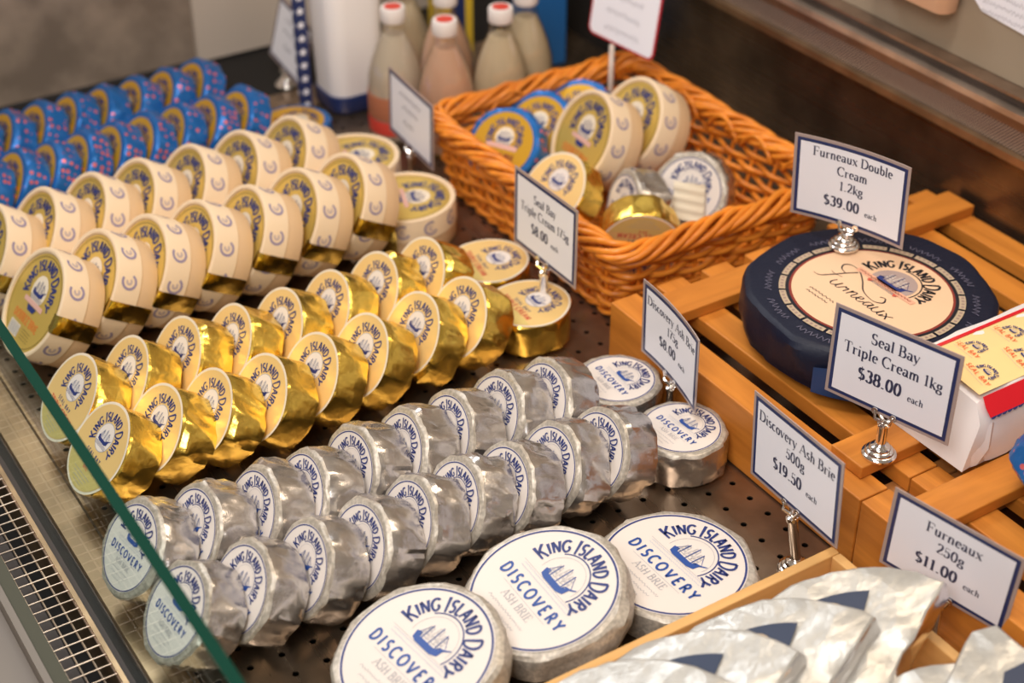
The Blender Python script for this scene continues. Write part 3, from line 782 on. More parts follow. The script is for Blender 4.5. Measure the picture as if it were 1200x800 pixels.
# ------------------------------------------------------------------ navy wheel
def wheel():
    R, T = .1175, .0465
    c = Vector((.943, .873, .0832))
    rot = Matrix.Rotation(rad(-90), 4, 'Z')
    m = Matrix.Translation(c) @ rot
    t = empty('navy_cheese', 'large navy wrapped cheese wheel with peach label on the crate', 'cheese', m)
    put('waxed_wrap', wrapper_mesh('waxed_wrap', R, T, 11, 105, M['wax'], M['wax'], .0010, .935, .97, 110, 6), t)
    mb = MB(M['wax_flap'])
    rows = []
    for i in range(7):
        a = rad(-36 + i*4.0 - 90 + 60)
        rows.append([((R+.0022)*math.cos(a), (R+.0022)*math.sin(a), z) for z in (.002, .018, .034 - abs(i-3)*.002)])
    mb.grid(rows, M['wax_flap'])
    f = put('folded_flap', mb.mesh('folded_flap', True, 30), t); f['label'] = 'brighter blue folded flap'
    z = T + .0008
    mb = MB(M['peach']); f0, f1, f2, f3 = [layered(z+.00025*i) for i in range(4)]
    C0 = (.007, -.006)
    q = lambda f: (lambda x, y: f(C0[0]+x, C0[1]+y))
    p0, p1, p2, p3 = q(f0), q(f1), q(f2), q(f3)
    r = .0735
    ring(mb, 0, 0, r*1.04, r*1.075, M['black'], p0, 0, 360, 90)
    nb = 20
    for k in range(nb):
        a = 360/nb*k
        ring(mb, 0, 0, r*1.06, r*1.14, M['tan'], p1, a+1.0, a+360/nb-1.0, 90)
        for j in range(4):
            aa = a + 2.5 + j*3.6
            ring(mb, 0, 0, r*1.085, r*1.12, M['sepia'], p2, aa, aa+1.6, 200)
    disc(mb, 0, 0, r*1.035, M['black'], p0, 90)
    disc(mb, 0, 0, r*1.015, M['maroon'], p1, 90)
    disc(mb, 0, 0, r*.985, M['peach'], p2, 90)
    ex, ey = .0, .36*r
    text_arc(mb, 'KING ISLAND DAIRY', r*.148, M['black'], ex, ey, r*.385, p3, mid=88, mode='mono', thick=.22, sp=.05, caps=1.35, drop=.12, squeeze=.78)
    ring(mb, ex, ey, r*.345, r*.362, M['black'], p3, -25, 110, 80)
    mb.poly([p3(ex+.31*r*math.cos(rad(a)), ey+.31*r*math.sin(rad(a))*.95) for a in range(-20, 201, 8)], M['sepia_pale'])
    p4 = q(layered(z+.0010)); p5 = q(layered(z+.0012))
    ship(mb, ex, ey-.0*r, r*.28, M['navy'], M['white'], p4, True)
    rect(mb, ex-.5*r, ey-.17*r, ex+.48*r, ey-.08*r, M['banner'], p4)
    for k in (-1, 1):
        mb.poly([p5(ex+k*.22*r-.04*r, ey-.17*r), p5(ex+k*.22*r+.04*r, ey-.17*r), p5(ex+k*.22*r, ey-.23*r)], M['red'])
    squiggle(mb, ex-.46*r, ex+.44*r, ey-.125*r, r*.018, M['maroon'], p5, 4, r*.012, r*.03)
    # flowing script written over the label
    def cr(P, n=7):
        P = [P[0]] + P + [P[-1]]; out = []
        for i in range(1, len(P)-2):
            for k in range(n):
                s = k/n; a, b, c_, d = P[i-1], P[i], P[i+1], P[i+2]
                out.append(tuple(.5*((2*b[j]) + (c_[j]-a[j])*s + (2*a[j]-5*b[j]+4*c_[j]-d[j])*s*s + (3*b[j]-a[j]-3*c_[j]+d[j])*s**3) for j in (0, 1)))
        return out + [P[-2]]
    SC = r/100.0
    def scr(P, w=2.0):
        P = [((.86*x-13)*SC, (.88*y-15)*SC) for x, y in cr(P)]
        ribbon(mb, P, lambda nx, ny: (w*.45 + w*.8*abs(nx))*SC*.8, M['black'], p3)
    # F: swash over the word, stem, crossbar
    scr([(-44,20),(-56,24),(-62,34),(-54,42),(-36,40),(-14,26),(8,8),(34,2),(46,10),(40,20),(32,17)], 2.4)
    scr([(-34,36),(-42,22),(-50,4),(-60,-14),(-72,-16)], 2.2)
    scr([(-60,8),(-50,6),(-38,9)], 1.6)
    x = -34
    def u_(x): scr([(x,-2),(x-2,-12),(x+3,-17),(x+9,-12),(x+12,-2),(x+10,-14),(x+15,-16),(x+18,-10)])
    def n_(x): scr([(x,-16),(x+2,-3),(x+1,-10),(x+6,-3),(x+10,-4),(x+9,-14),(x+13,-16),(x+17,-10)])
    u_(-36)
    scr([(-18,-10),(-14,-4),(-12,-7),(-8,-5),(-9,-16)])
    n_(-2)
    scr([(16,-11),(22,-8),(22,-4),(17,-5),(17,-14),(23,-16),(29,-10)])
    scr([(42,-5),(35,-4),(31,-11),(34,-16),(40,-10),(43,-4),(41,-14),(45,-16),(48,-10)])
    u_(50)
    scr([(68,-4),(74,-10),(78,-17)]); scr([(82,-4),(74,-10),(66,-17)])
    for k, (yy, w) in enumerate(((-.56, .22), (-.64, .2))):
        squiggle(mb, -.28*r-w*r, -.28*r+w*r, yy*r, r*.018, M['black'], p3, k, r*.012, r*.03)
    for k in range(12):   # faint script around the rim
        a0 = k*30 + 4
        P = [(r*(1.27 + .05*math.sin(j*1.9 + k))*math.cos(rad(a0 + j*1.1)), r*(1.27 + .05*math.sin(j*1.9+k))*math.sin(rad(a0 + j*1.1))) for j in range(20)]
        ribbon(mb, P, lambda nx, ny: r*.010, M['faint'], p0)
    put('paper_label', mb.mesh('wheel_label'), t)
M['sepia_pale'] = mat('emblem_sky', (0.42, 0.32, 0.30), 0.5)
M['banner'] = mat('banner_salmon', (0.80, 0.42, 0.28), 0.5)
M['faint'] = mat('faint_silver_print', (0.17, 0.16, 0.24), 0.4)
wheel()

# ------------------------------------------------------------------ white parcel with printed band
def parcel():
    x0, x1, y0, y1, z0, z1 = .866, 1.10, .6735, .780, .0832, .146
    t = empty('wrapped_parcel', 'white paper parcel with yellow printed top and red band, right edge', 'cheese', loc=(x0, y0, z0))
    W, D, H = x1-x0, y1-y0, z1-z0
    mb = MB(M['paper_white'])
    n = 14
    prof = []   # cross-section in local y, z
    for a, b in ((0, 0), (-.001, .35), (.002, .75), (.012, 1.0), (.05, 1.06), (D-.03, 1.02), (D-.008, .85), (D, .4), (D, 0)):
        prof.append((a, b*H))
    rows = []
    for i in range(n+1):
        s = i/n; x = W*s
        k = 1 - .0*s
        e = max(0, 1 - s*6)
        rows.append([(x + (p[1]/H)*.016*(1 if i == 0 else max(0, 1-s*3)) , p[0] + .0015*math.sin(i*1.7+p[1]*90), p[1]*(1 - .10*e) + .0008*math.sin(i*2.1+p[0]*50)) for p in prof])
    mb.grid(rows[::-1], M['paper_white'], True, True, True)
    put('paper_wrap', mb.mesh('paper_wrap', True, 35), t)
    # pleat standing out of the near face
    mb = MB(M['paper_white'])
    mb.grid([[(.0170, .0, .0), (.022, -.0045, .018), (.027, .0005, .040)], [(.004, .002, .0), (.012, .000, .018), (.022, .0015, .042)]], M['paper_white'])
    mb.grid([[(.0170, .0, .0), (.022, -.0045, .018), (.027, .0005, .040)], [(.030, .0005, .0), (.030, -.0004, .018), (.030, .001, .040)]], M['paper_white'])
    put('paper_pleat', mb.mesh('paper_pleat', True), t)
    # printed sheet on the sloping top
    def top(x, y, dz=.0006):   # y from the near edge
        yy = .004 + y
        for (a, b), (c, d) in zip(prof, prof[1:]):
            if a <= yy <= c: zz = b + (d-b)*(yy-a)/(c-a); break
        else: zz = H
        return (x, yy, zz*1.0 + .0016 + dz)
    mb = MB(M['pack_yellow'])
    def strip(ya, yb, m, dz, xa=.014):
        nx = 16
        mb.grid([[top(xa + (W-xa)*i/nx, ya, dz) for i in range(nx+1)], [top(xa + (W-xa)*i/nx, (ya+yb)/2, dz) for i in range(nx+1)], [top(xa + (W-xa)*i/nx, yb, dz) for i in range(nx+1)]], m)
    strip(.008, .046, M['pack_yellow'], .0, .018); strip(.046, D-.030, M['pack_yellow'], 0, .018)
    put('printed_sheet', mb.mesh('printed_sheet', True), t)['label'] = 'yellow printed sheet with red lettering'
    mb = MB(M['red_band'])
    def front(x, z): # on the near face
        zz = z/H
        yy = (-.001 + .003*max(0, (zz-.35)/.4)) if zz < .75 else .002 + .010*(zz-.75)/.25
        return (x, yy - .0022, z)
    mb.grid([[front(.020+.013*i, H*1.0) for i in range(17)], [front(.020+.013*i, H*.87) for i in range(17)], [front(.022+.013*i, H*.75) for i in range(17)]], M['red_band'])
    for i in range(34):
        cx = .026 + i*.0062
        mb.poly([front(cx + .0031*math.cos(a*PI/6), H*.75 - .0026*math.sin(a*PI/6)) for a in range(7)], M['navy_text'])
    mb.grid([[top(.018+.0135*i, D-.031, .0004) for i in range(17)], [top(.018+.0135*i, D-.024, .0004) for i in range(17)]], M['red_band'])
    put('red_stripe', mb.mesh('red_stripe'), t)['label'] = 'red stripe with blue scalloped edge'
    mb = MB(M['red'])
    for j in range(2):
        for i in range(4):
            cx, cy = .040 + i*.044 + j*.018, .026 + j*.030
            # reading direction runs toward the near side and right
            ca, sa = math.cos(rad(-100)), math.sin(rad(-100))
            fn = lambda x, y, cx=cx, cy=cy: top(cx + (x*ca - y*sa)*.85, min(max(cy + (x*sa + y*ca)*.85, .009), .070), .0010)
            text_arc(mb, 'KING ISLAND DAIRY', .0038, M['navy'], 0, .004, .0075, fn, mode='mono', thick=.20, sp=.02, caps=1.2, squeeze=.82)
            ship(mb, 0, .005, .006, M['navy'], M['pale_print'], fn, False)
            text_centered(mb, 'SEAL BAY', .0052, M['orange_red'], 0, -.0080, fn, mode='mono', thick=.17, sp=.16)
            squiggle(mb, -.016, .016, -.0115, .0006, M['grey_print'], fn, i, .0004, .001)
    put('printed_words', mb.mesh('printed_words'), t)
M['orange_red'] = mat('print_orange_red', (0.80, 0.13, 0.04), 0.45)
parcel()

# blue dotted round on the second crate, mostly outside the frame
cheese('blue', (.906, .594, .1275), 60, 150, 20, 2, 10, 'blue dotted cheese at the right picture edge, standing on the near crate')

# ------------------------------------------------------------------ pale silver wedges
def wedge_mesh(seed, R=.118, T=.029, ang=74):
    rnd = random.Random(seed); mb = MB(M['pale_silver'], M['silver'])
    out = []
    A = [-ang/2 + ang*i/14 for i in range(15)]
    pts = [(0, .012)] + [(-.010, .004 + .0)] 
    pts = [(R*math.sin(rad(a)), R*math.cos(rad(a))) for a in A]
    pts = [(.009, .004), (-.009, .004)] + pts
    sub = []
    for i, p in enumerate(pts):
        q = pts[(i+1) % len(pts)]
        k = 8 if i in (1, len(pts)-1) else 1
        for j in range(k): sub.append((p[0]+(q[0]-p[0])*j/k, p[1]+(q[1]-p[1])*j/k))
    cx, cy = 0, R*.62
    rows = []
    for zf, s in ((0, .96), (.06, .99), (.3, 1.0), (.6, 1.0), (.85, .995), (.96, .975), (1.0, .94), (1.01, .6), (1.0, .25)):
        row_ = []
        for x, y in sub:
            p = Vector((x, y, zf*T))*60 + Vector((seed*3.1, 0, 0))
            e = noise.noise(p)*.0022 + noise.noise(p*2.6)*.0012
            xx, yy = cx+(x-cx)*s, cy+(y-cy)*s
            d = math.hypot(xx-cx, yy-cy) or 1
            k = e if zf < 1 else e*.5
            row_.append((xx + (xx-cx)/d*k, yy + (yy-cy)/d*k, zf*T + (e*.6 if zf > .8 else 0)))
        rows.append(row_)
    mb.grid(rows[:6], M['silver_bright'], True, True, False); mb.grid(rows[5:], M['pale_silver'], True, False, True)
    me = mb.mesh('foil_wrapper', True, 30)
    lb = MB(M['navy_label']); f0, f1 = layered(T+.0016), layered(T+.0020)
    lb.poly([f0(.095*math.sin(rad(a)), .095*math.cos(rad(a))) for a in range(9, -28, -3)] + [f0(-.020, .040), f0(-.004, .046)], M['navy_label'])
    lb.poly([f1(-.018+.012*math.cos(rad(a)), .081+.007*math.sin(rad(a))) for a in range(0, 360, 20)], M['tan'])
    return me, lb.mesh('paper_label')
M['navy_label'] = mat('navy_label', (0.015, 0.03, 0.075), 0.4)
M['silver_bright'] = add_crumple(mat('bright_silver_foil', (0.86, 0.84, 0.84), 0.2, 1.0), 35, 120, .45, .003)
WG = [wedge_mesh(1), wedge_mesh(2), wedge_mesh(3), wedge_mesh(4)]
def wedge(loc, tilt, az, roll, k, label, group='pale silver cheese wedges in the wooden tray'):
    m = frame(loc, tilt, az, roll, .029)
    t = empty('cheese_wedge', label, 'cheese', m, group)
    put('foil_wrapper', WG[k][0], t); put('paper_label', WG[k][1], t)
wedge((.636, .533, .0665), 70, 10, 46, 0, 'pale silver wedge at the back of the wooden tray, nearest the price card')
wedge((.566, .541, .0640), 69, 6, 46, 1, 'pale silver wedge second from the price card in the wooden tray')
wedge((.500, .549, .0620), 69, 4, 46, 2, 'pale silver wedge third from the price card in the wooden tray')
wedge((.440, .555, .0600), 69, 2, 46, 3, 'pale silver wedge farthest left in the wooden tray, cut by the frame')
wedge((.738, .530, .0990), 76, 0, -122, 1, 'pale silver wedge at the bottom right corner, its point toward the card')
wedge((.640, .428, .0600), 72, 6, 40, 2, 'pale silver wedge between the others at the bottom edge, barely showing')

# ------------------------------------------------------------------ price cards
def card_mesh(W, H, lines, bend=0.0):
    def bf(dz):
        return lambda x, y: (x, y, dz + bend*(x/W*2)**2*.5)
    mb = MB(M['laminate'])
    nx = 12
    def sheet(w, h, m, dz, ox=0, oy=0):
        f = bf(dz)
        mb.grid([[f(ox - w/2 + w*i/nx, oy - h/2) for i in range(nx+1)], [f(ox - w/2 + w*i/nx, oy + h/2) for i in range(nx+1)]], m)
    for sgn in (0,):
        a = bf(-.0004); b = bf(.0004); n_ = nx
        w, h = W+.006, H+.006
        X_ = [-w/2 + w*i/n_ for i in range(n_+1)]
        loop = [[a(x, -h/2) for x in X_], [b(x, -h/2) for x in X_], [b(x, h/2) for x in X_], [a(x, h/2) for x in X_], [a(x, -h/2) for x in X_]]
        mb.grid(loop, M['laminate'])
        mb.poly([loop[k][0] for k in range(3, -1, -1)], M['laminate']); mb.poly([loop[k][-1] for k in range(4)], M['laminate'])
    sheet(W, H, M['card_navy'], .0006)
    sheet(W-.0065, H-.0065, M['card'], .0008)
    card = mb.mesh('card', True, 20)
    tb = MB(M['card_text'])
    f = bf(.0010)
    for (t, size, cx, cy, bold) in lines:
        if t[0] == '~':      # writing too blurred in the photograph to read
            squiggle(tb, cx-len(t)*size*.25, cx+len(t)*size*.25, cy+size*.4, size*.38, M['card_text'], f, len(t), size*.13, size*.28); continue
        text_centered(tb, t, size, M['card_text'], cx, cy, f, thick=.16 if not bold else .20, thin=.055 if not bold else .065, sp=.035)
    return card, tb.mesh('lettering')
def stand_meshes(ph):
    b = MB(M['chrome']); b.lathe([(.0145, 0), (.0148, .0018), (.0140, .0030), (.0122, .0036), (.0120, .0052), (.0112, .0062), (.0092, .0068), (.0090, .0085), (.0078, .0098), (.0058, .0105), (.0046, .0125), (.0, .0127)], M['chrome'], 36)
    p = MB(M['chrome']); p.lathe([(.0042, .0115), (.0042, ph-.006), (.0052, ph-.005), (.0052, ph-.003), (.003, ph), (0, ph)], M['chrome'], 20)
    return b.mesh('base', True, 40), p.mesh('post', True, 40)
def price_sign(loc, base_z, yaw, tilt, roll, W, H, lines, label, bend=0.0, base_xy=None, base_off=.0025):
    """loc: centre of the card; the stand drops to base_z below the lower edge"""
    t_, a = rad(tilt), rad(yaw)
    n = Vector((-math.cos(t_)*math.cos(a), -math.cos(t_)*math.sin(a), math.sin(t_)))
    u = Vector((0, 0, 1)).cross(n).normalized(); v = n.cross(u)
    u2 = u*math.cos(rad(roll)) + v*math.sin(rad(roll)); v2 = n.cross(u2)
    m = Matrix((u2, v2, n)).transposed().to_4x4()
    c = Vector(loc)
    low = c - v2*(H/2 + .003)
    bx, by = (low.x, low.y) if base_xy is None else base_xy
    t = empty('price_sign', label, 'price card', loc=(bx, by, base_z))
    mm = m.copy(); mm.translation = c - Vector((bx, by, base_z))
    cm, tm = card_mesh(W, H, lines, bend)
    cobj = put('card', cm, t, mm)
    put('lettering', tm, cobj)
    ph = max(.02, low.z - base_z - .004)
    bme, pme = stand_meshes(ph)
    lo = low - Vector((bx, by, base_z))
    top = lo - Vector((0, 0, .006))
    put('base', bme, t)
    pb = MB(M['chrome']); d = top - Vector((0, 0, .0105)); q = [Vector((0, 0, .0105)) + d*f for f in (0, .86, .9, .97, 1.0)]
    pb.tube(q, [.0043, .0043, .0054, .0052, .0028], M['chrome'], 20); put('post', pb.mesh('post', True, 40), t)
    for s in (-1, 1):
        for fz in (-1, 1):
            mb = MB(M['chrome'])
            e = lo + u2*(.0085*s) + v2*.0035 + n*(.0022*fz)
            mid = (top + e)/2 + u2*(.0030*s) + n*(.003*fz) - v2*.001
            mb.tube([top, mid, e], [.0017, .0015, .0013], M['chrome'], 8)
            # gripping disc
            ring_pts = []
            for zz in (0, .0008):
                ring_pts.append([e + n*(fz*zz) + .0032*(math.cos(k*PI/6)*u2 + math.sin(k*PI/6)*v2) for k in range(12)])
            mb.grid(ring_pts, M['chrome'], True, True, True)
            put('clip', mb.mesh('clip', True, 40), t)
    return t
def lay(name_lines, price, h=.0098, top=.022):
    out = []; y = top
    for s in name_lines:
        out.append((s, h, 0, y, False)); y -= h*1.62
    y -= h*.45
    ps = h*1.12
    wp = text_width(price, .035)*ps; we = text_width('each', .035)*h*.62
    out.append((price, ps, -(we+.004)/2, y, True)); out.append(('each', h*.62, wp/2 + .004, y - .0006, False))
    return out
CW, CH = .108, .080
price_sign((.964, .934, .1985), .1335, 19, -3, 1, .112, .080, lay(['Furneaux Double', 'Cream', '1.2kg'], '$39.00', .0092, .0245), 'price card reading Furneaux Double Cream 1.2kg, on the navy wheel', bend=.010, base_xy=(.968, .938))
price_sign((.825, .728, .1656), .0832, 15.6, 0, 0, .110, .081, lay(['Seal Bay', 'Triple Cream 1kg'], '$38.00', .0102, .0200), 'price card reading Seal Bay Triple Cream 1kg, on a crate slat')
price_sign((.768, .592, .0955), .0008, 15, -4, -4, .104, .077, lay(['Furneaux', '250g'], '$11.00', .0098, .018), 'price card reading Furneaux 250g, bottom right before the crate')
price_sign((.733, .7300, .1060), .0008, -3, -2, 1.5, .108, .080, lay(['Discovery Ash Brie', '500g'], '$19.50', .0098, .0200), 'price card reading Discovery Ash Brie 500g, standing by the large bries', base_xy=(.7395, .7225))
price_sign((.765, .9335, .0968), .0008, -9, -2, -1.5, .099, .076, lay(['Discovery Ash Brie', '175g'], '$8.00', .0090, .0190), 'price card reading Discovery Ash Brie 175g, at the crate corner', bend=.007)
price_sign((.762, 1.1400, .1190), .0008, -1, 1.5, 1.5, .108, .080, lay(['Seal Bay', 'Triple Cream 175g'], '$8.00', .0092, .0170), 'price card reading Seal Bay Triple Cream 175g, against the basket')
price_sign((.800, 1.478, .0850), .0008, -2, 0, -3, .104, .078, [('~~~~~~~~~~~~', .0085, 0, .018, False), ('~~~~~~~~~', .0085, 0, .003, False), ('~~~~~', .0100, -.004, -.016, True)], 'narrow turned price card between the bottles and the basket corner')
price_sign((.800, 1.796, .0600), .0008, -3, 14, -4, .108, .078, [('~~~~~~~~~~~', .0085, 0, .018, False), ('~~~~~~~~~~~~', .0085, 0, .003, False), ('~~~~~', .0100, -.004, -.016, True)], 'blurred price card beside the far end of the blue rows')

# red-bordered sign on a rod, its card cut by the top of the frame
def red_sign():
    t = empty('red_sign', 'white sign with red border on a clear rod behind the basket, cut by frame top', 'sign', loc=(1.055, 1.440, .0045))
    mb = MB(M['rod']); mb.tube([(0, 0, 0), (0, 0, .125)], .0032, M['rod'], 10); put('rod', mb.mesh('rod', True), t)
    W, H = .115, .085
    def rr(w, h, r, z, m, mb):
        P = []
        for cx, cy, a0 in ((w/2-r, h/2-r, 0), (-w/2+r, h/2-r, 90), (-w/2+r, -h/2+r, 180), (w/2-r, -h/2+r, 270)):
            P += [(cx + r*math.cos(rad(a0+15*k)), cy + r*math.sin(rad(a0+15*k)), z) for k in range(7)]
        mb.poly(P, m); return P
    mb = MB(M['plaster_red'])
    a = rr(W, H, .010, .0006, M['plaster_red'], mb); mb.poly([(p[0], p[1], -.0006) for p in reversed(a)], M['plaster_red'])
    mb.grid([[(p[0], p[1], -.0006) for p in a], a], M['plaster_red'], True)
    rr(W-.005, H-.005, .008, .0009, M['card'], mb)
    c = put('card', mb.mesh('card'), t)
    v = rad(6); n = Vector((-math.cos(v), -math.sin(v), .15)).normalized(); u = Vector((0, 0, 1)).cross(n).normalized()
    m = Matrix((u, n.cross(u), n)).transposed().to_4x4(); m.translation = Vector((0.010, -.010, .168)); c.matrix_local = m
    tb = MB(M['card_text'])
    for k, yy in enumerate((.014, -.006, -.026)):
        squiggle(tb, -.03, .03, yy, .004, M['card_text'], layered(.0012), k, .0008, .003)
    put('handwriting', tb.mesh('handwriting'), c)
M['rod'] = mat('clear_acrylic', (0.62, 0.52, 0.46), 0.15)
red_sign()

# ------------------------------------------------------------------ wicker basket
def basket():
    x0, x1, y0, y1, H = .822, 1.092, 1.094, 1.456, .092
    cx, cy = (x0+x1)/2, (y0+y1)/2
    t = empty('wicker_basket', 'orange wicker basket holding mixed cheeses behind the crate', 'basket', loc=(cx, cy, .001))
    def path(zf, off=0.0):
        g = .014*zf - .008
        hx, hy = (x1-x0)/2 + g + off, (y1-y0)/2 + g + off
        r = .022
        P = []
        for qx, qy, a0 in ((hx-r, hy-r, 0), (-hx+r, hy-r, 90), (-hx+r, -hy+r, 180), (hx-r, -hy+r, 270)):
            for k in range(7):
                a = rad(a0 + 15*k); P.append(Vector((qx + r*math.cos(a), qy + r*math.sin(a), 0)))
        return P
    def sample(zf, s, off=0.0):
        P = path(zf, off); P = P + [P[0]]
        L = [(P[i+1]-P[i]).length for i in range(len(P)-1)]; tot = sum(L)
        d = (s % 1.0)*tot
        for i, l in enumerate(L):
            if d <= l:
                p = P[i].lerp(P[i+1], d/l); tn = (P[i+1]-P[i]).normalized()
                return p, Vector((tn.y, -tn.x, 0))
            d -= l
        return P[-1], Vector((1, 0, 0))
    NS = 34; rows_n = 9
    rnd = random.Random(5)
    for j in range(rows_n):
        zf = (j+.5)/rows_n
        z = .004 + zf*(H-.012)
        for strand in (0, 1) if False else (0,):
            mb = MB(M['wicker'])
            n = NS*4
            pts = []
            ph = (j % 2)*PI
            dz0 = rnd.uniform(-.0008, .0008)
            for i in range(n+1):
                s = i/n
                p, nr = sample(zf, s)
                w = math.cos(PI*s*NS + ph)
                q = p + nr*(w*.0044)
                q.z = z + dz0 + .0012*math.sin(s*37 + j*2.0)
                pts.append(q)
            mb.tube(pts, .0033, M['wicker'], 6, False)
            put('willow_strand', mb.mesh('willow_strand', True), t)
    for k in range(NS):
        s = (k + .0)/NS
        mb = MB(M['wicker'])
        pts = []
        for zf in (0, .25, .5, .75, 1.0):
            p, nr = sample(zf, s); q = p.copy(); q.z = .003 + zf*(H-.008); pts.append(q)
        mb.tube(pts, .0024, M['wicker'], 6)
        put('stake', mb.mesh('stake', True), t)
    # rolled rim: long strands wound around each other
    for k in range(7):
        mb = MB(M['wicker']); pts = []
        n = 300
        for i in range(n+1):
            s = i/n
            p, nr = sample(1.0, s, .001)
            a = 2*PI*(s*9 + k/7)
            q = p + nr*(.0100*math.cos(a)); q.z = H - .002 + .0085*math.sin(a) + .0022*math.sin(s*43 + k*2.2)
            pts.append(q)
        mb.tube(pts, .0036, M['wicker'], 7, False)
        put('rim_strand', mb.mesh('rim_strand', True), t)
    # foot braid and loops pushed down beside the stakes
    mb = MB(M['wicker'])
    for k in range(2):
        pts = []
        for i in range(241):
            s = i/240; p, nr = sample(0, s, .001); a = 2*PI*(s*24 + k/2)
            q = p + nr*(.003*math.cos(a)); q.z = .0045 + .0028*math.sin(a); pts.append(q)
        mb.tube(pts, .0028, M['wicker'], 6, False)
    put('foot_braid', mb.mesh('foot_braid', True), t)
    for s0 in (.02, .07, .13, .60, .66, .73, .79, .84, .9, .95):
        mb = MB(M['wicker']); pts = []
        for i in range(13):
            u = i/12; p, nr = sample(1.0, s0 + .045*u, -.010)
            q = p.copy(); q.z = H - .016 + .022*math.sin(PI*u)**.8; pts.append(q)
        mb.tube(pts, .0028, M['wicker'], 6); put('willow_loop', mb.mesh('willow_loop', True), t)
    # woven floor
    mb = MB(M['wicker'])
    hx, hy = (x1-x0)/2 - .010, (y1-y0)/2 - .010
    k = -hy
    i = 0
    while k < hy:
        mb.tube([(-hx + (2*hx)*j/24, k, .006 + .0018*math.cos(PI*j + i*PI)) for j in range(25)], .0026, M['wicker'], 5); k += .0062; i += 1
    o = put('woven_floor', mb.mesh('woven_floor', True), t); o['kind'] = 'stuff'
basket()

# cheeses lying in the basket
GB = None
cheese('cream', (.930, 1.322, .092), 29, -8, 4, 0, 10, 'cream boxed cheese tilted up in the middle of the basket', GB, seal_at=-60)
cheese('cream', (.992, 1.318, .094), 31, -6, 4, 0, 60, 'cream boxed cheese behind the other boxed one in the basket', GB, seal_at=-60)
cheese('blue', (.868, 1.388, .072), 42, 24, 2, 1, 10, 'blue dotted cheese with gold label at the left of the basket, largest showing', 'blue cheeses in the basket')
cheese('blue', (.925, 1.405, .070), 42, 20, 0, 2, 60, 'blue dotted cheese in the middle of the three in the basket', 'blue cheeses in the basket')
cheese('blue', (.985, 1.412, .068), 46, 24, -5, 3, 110, 'blue dotted cheese at the back of the basket, only its top showing', 'blue cheeses in the basket')
cheese('gold', (.858, 1.268, .074), 44, 5, 0, 1, 10, 'gold cheese leaning behind the price card in the basket', 'gold cheeses in the basket')
cheese('gold', (.874, 1.131, .064), -8, 58, 175, 2, 10, 'gold cheese lying on its rim in the near basket corner', 'gold cheeses in the basket')
cheese('silver', (.905, 1.205, .066), 16, -14, 0, 3, 10, 'small silver cheese on edge in the basket, face turned left', 'silver cheeses in the basket')
cheese('silver', (.975, 1.180, .078), 26, 32, 0, 4, 10, 'silver cheese in the basket with a folded cloth tag over its label', 'silver cheeses in the basket')
def tag_patch(loc, az, tilt, w, h, m, label, bulge=.003):
    t = frame(loc, tilt, az, 0, 0)
    mb = MB(M[m])
    rows = []
    for i in range(15):
        y = -h/2 + h*i/14
        rows.append([(-w/2 + w*j/8 - .08*y, y, bulge*(1 - abs(j-4)/4)**.5 + .0011*math.sin(i*1.7 + j*.2)) for j in range(9)])
    bk = [[(p[0], p[1], p[2]-.0012) for p in r] for r in rows]
    mb.grid(rows, M[m]); mb.grid([r[::-1] for r in bk], M[m])
    o = put('cloth_tag', mb.mesh('cloth_tag', True)); o.matrix_world = t
    mark(o, label, 'tag')
M['cloth'] = mat('cloth_cream', (0.74, 0.66, 0.52), 0.7)
tag_patch((.963, 1.166, .074), 42, 26, .034, .040, 'cloth', 'small folded cream cloth tag resting on a silver cheese in the basket')

# ------------------------------------------------------------------ bottles
def bottle_parts(liq):
    g = MB(M['bottle'])
    prof = [(.031, .0), (.0350, .003), (.0350, .066), (.0335, .082), (.0290, .100), (.0220, .119), (.0155, .134), (.0130, .145), (.0130, .156)]
    g.lathe(prof, M['bottle'], 32)
    l = MB(liq); l.lathe([(.029, .004), (.0332, .006), (.0332, .066), (.0317, .082), (.0272, .100), (.0202, .119), (.0140, .132), (.0, .1322)], liq, 32)
    c = MB(M['cap']); c.lathe([(.0148, .150), (.0152, .151), (.0152, .1655), (.0138, .1675), (.0, .1675)], M['cap'], 28)
    c.lathe([(.0105, .1677), (.0, .1678)], M['cap_red'], 20)
    return g.mesh('glass_body', True, 40), l.mesh('drink', True, 40), c.mesh('cap', True, 40)
def liquid(name, c):
    return mat(name, c, .08, 0, Transmission_Weight=.3, IOR=1.2)
LQ = {'pink': bottle_parts(liquid('pink_drink', (.86, .56, .40))), 'lemon': bottle_parts(liquid('lemon_drink', (.80, .68, .48))), 'clear': bottle_parts(liquid('clear_drink', (.78, .70, .58)))}
def bottle(x, y, kind, label, band=None):
    t = empty('glass_bottle', label, 'bottle', loc=(x, y, .0008), group='drink bottles behind the basket')
    a, b, c = LQ[kind]
    put('glass_body', a, t); put('drink', b, t); put('cap', c, t)
    if band:
        mb = MB(M['cap_red']); mb.lathe([(.0353, .012), (.0355, .013), (.0355, .028), (.0353, .029)], M['cap_red'], 32)
        mb.lathe([(.0353, .032), (.0355, .033), (.0355, .060), (.0353, .061)], M['label_dusk'], 32)
        put('paper_band', mb.mesh('paper_band', True, 40), t)
M['label_dusk'] = mat('label_brown_red', (0.45, 0.16, 0.08), .5)
bottle(.847, 1.600, 'clear', 'bottle with red banded label, leftmost, beside the white carton', True)
bottle(.880, 1.534, 'pink', 'pink drink bottle in the front row behind the narrow price card')
bottle(.955, 1.530, 'lemon', 'pale drink bottle in the front row nearest the basket back')
bottle(.925, 1.610, 'pink', 'pink drink bottle in the second row between two others')
bottle(1.010, 1.560, 'lemon', 'pale yellow drink bottle farthest right')
bottle(.905, 1.680, 'lemon', 'yellowish drink bottle farthest back, only neck showing')

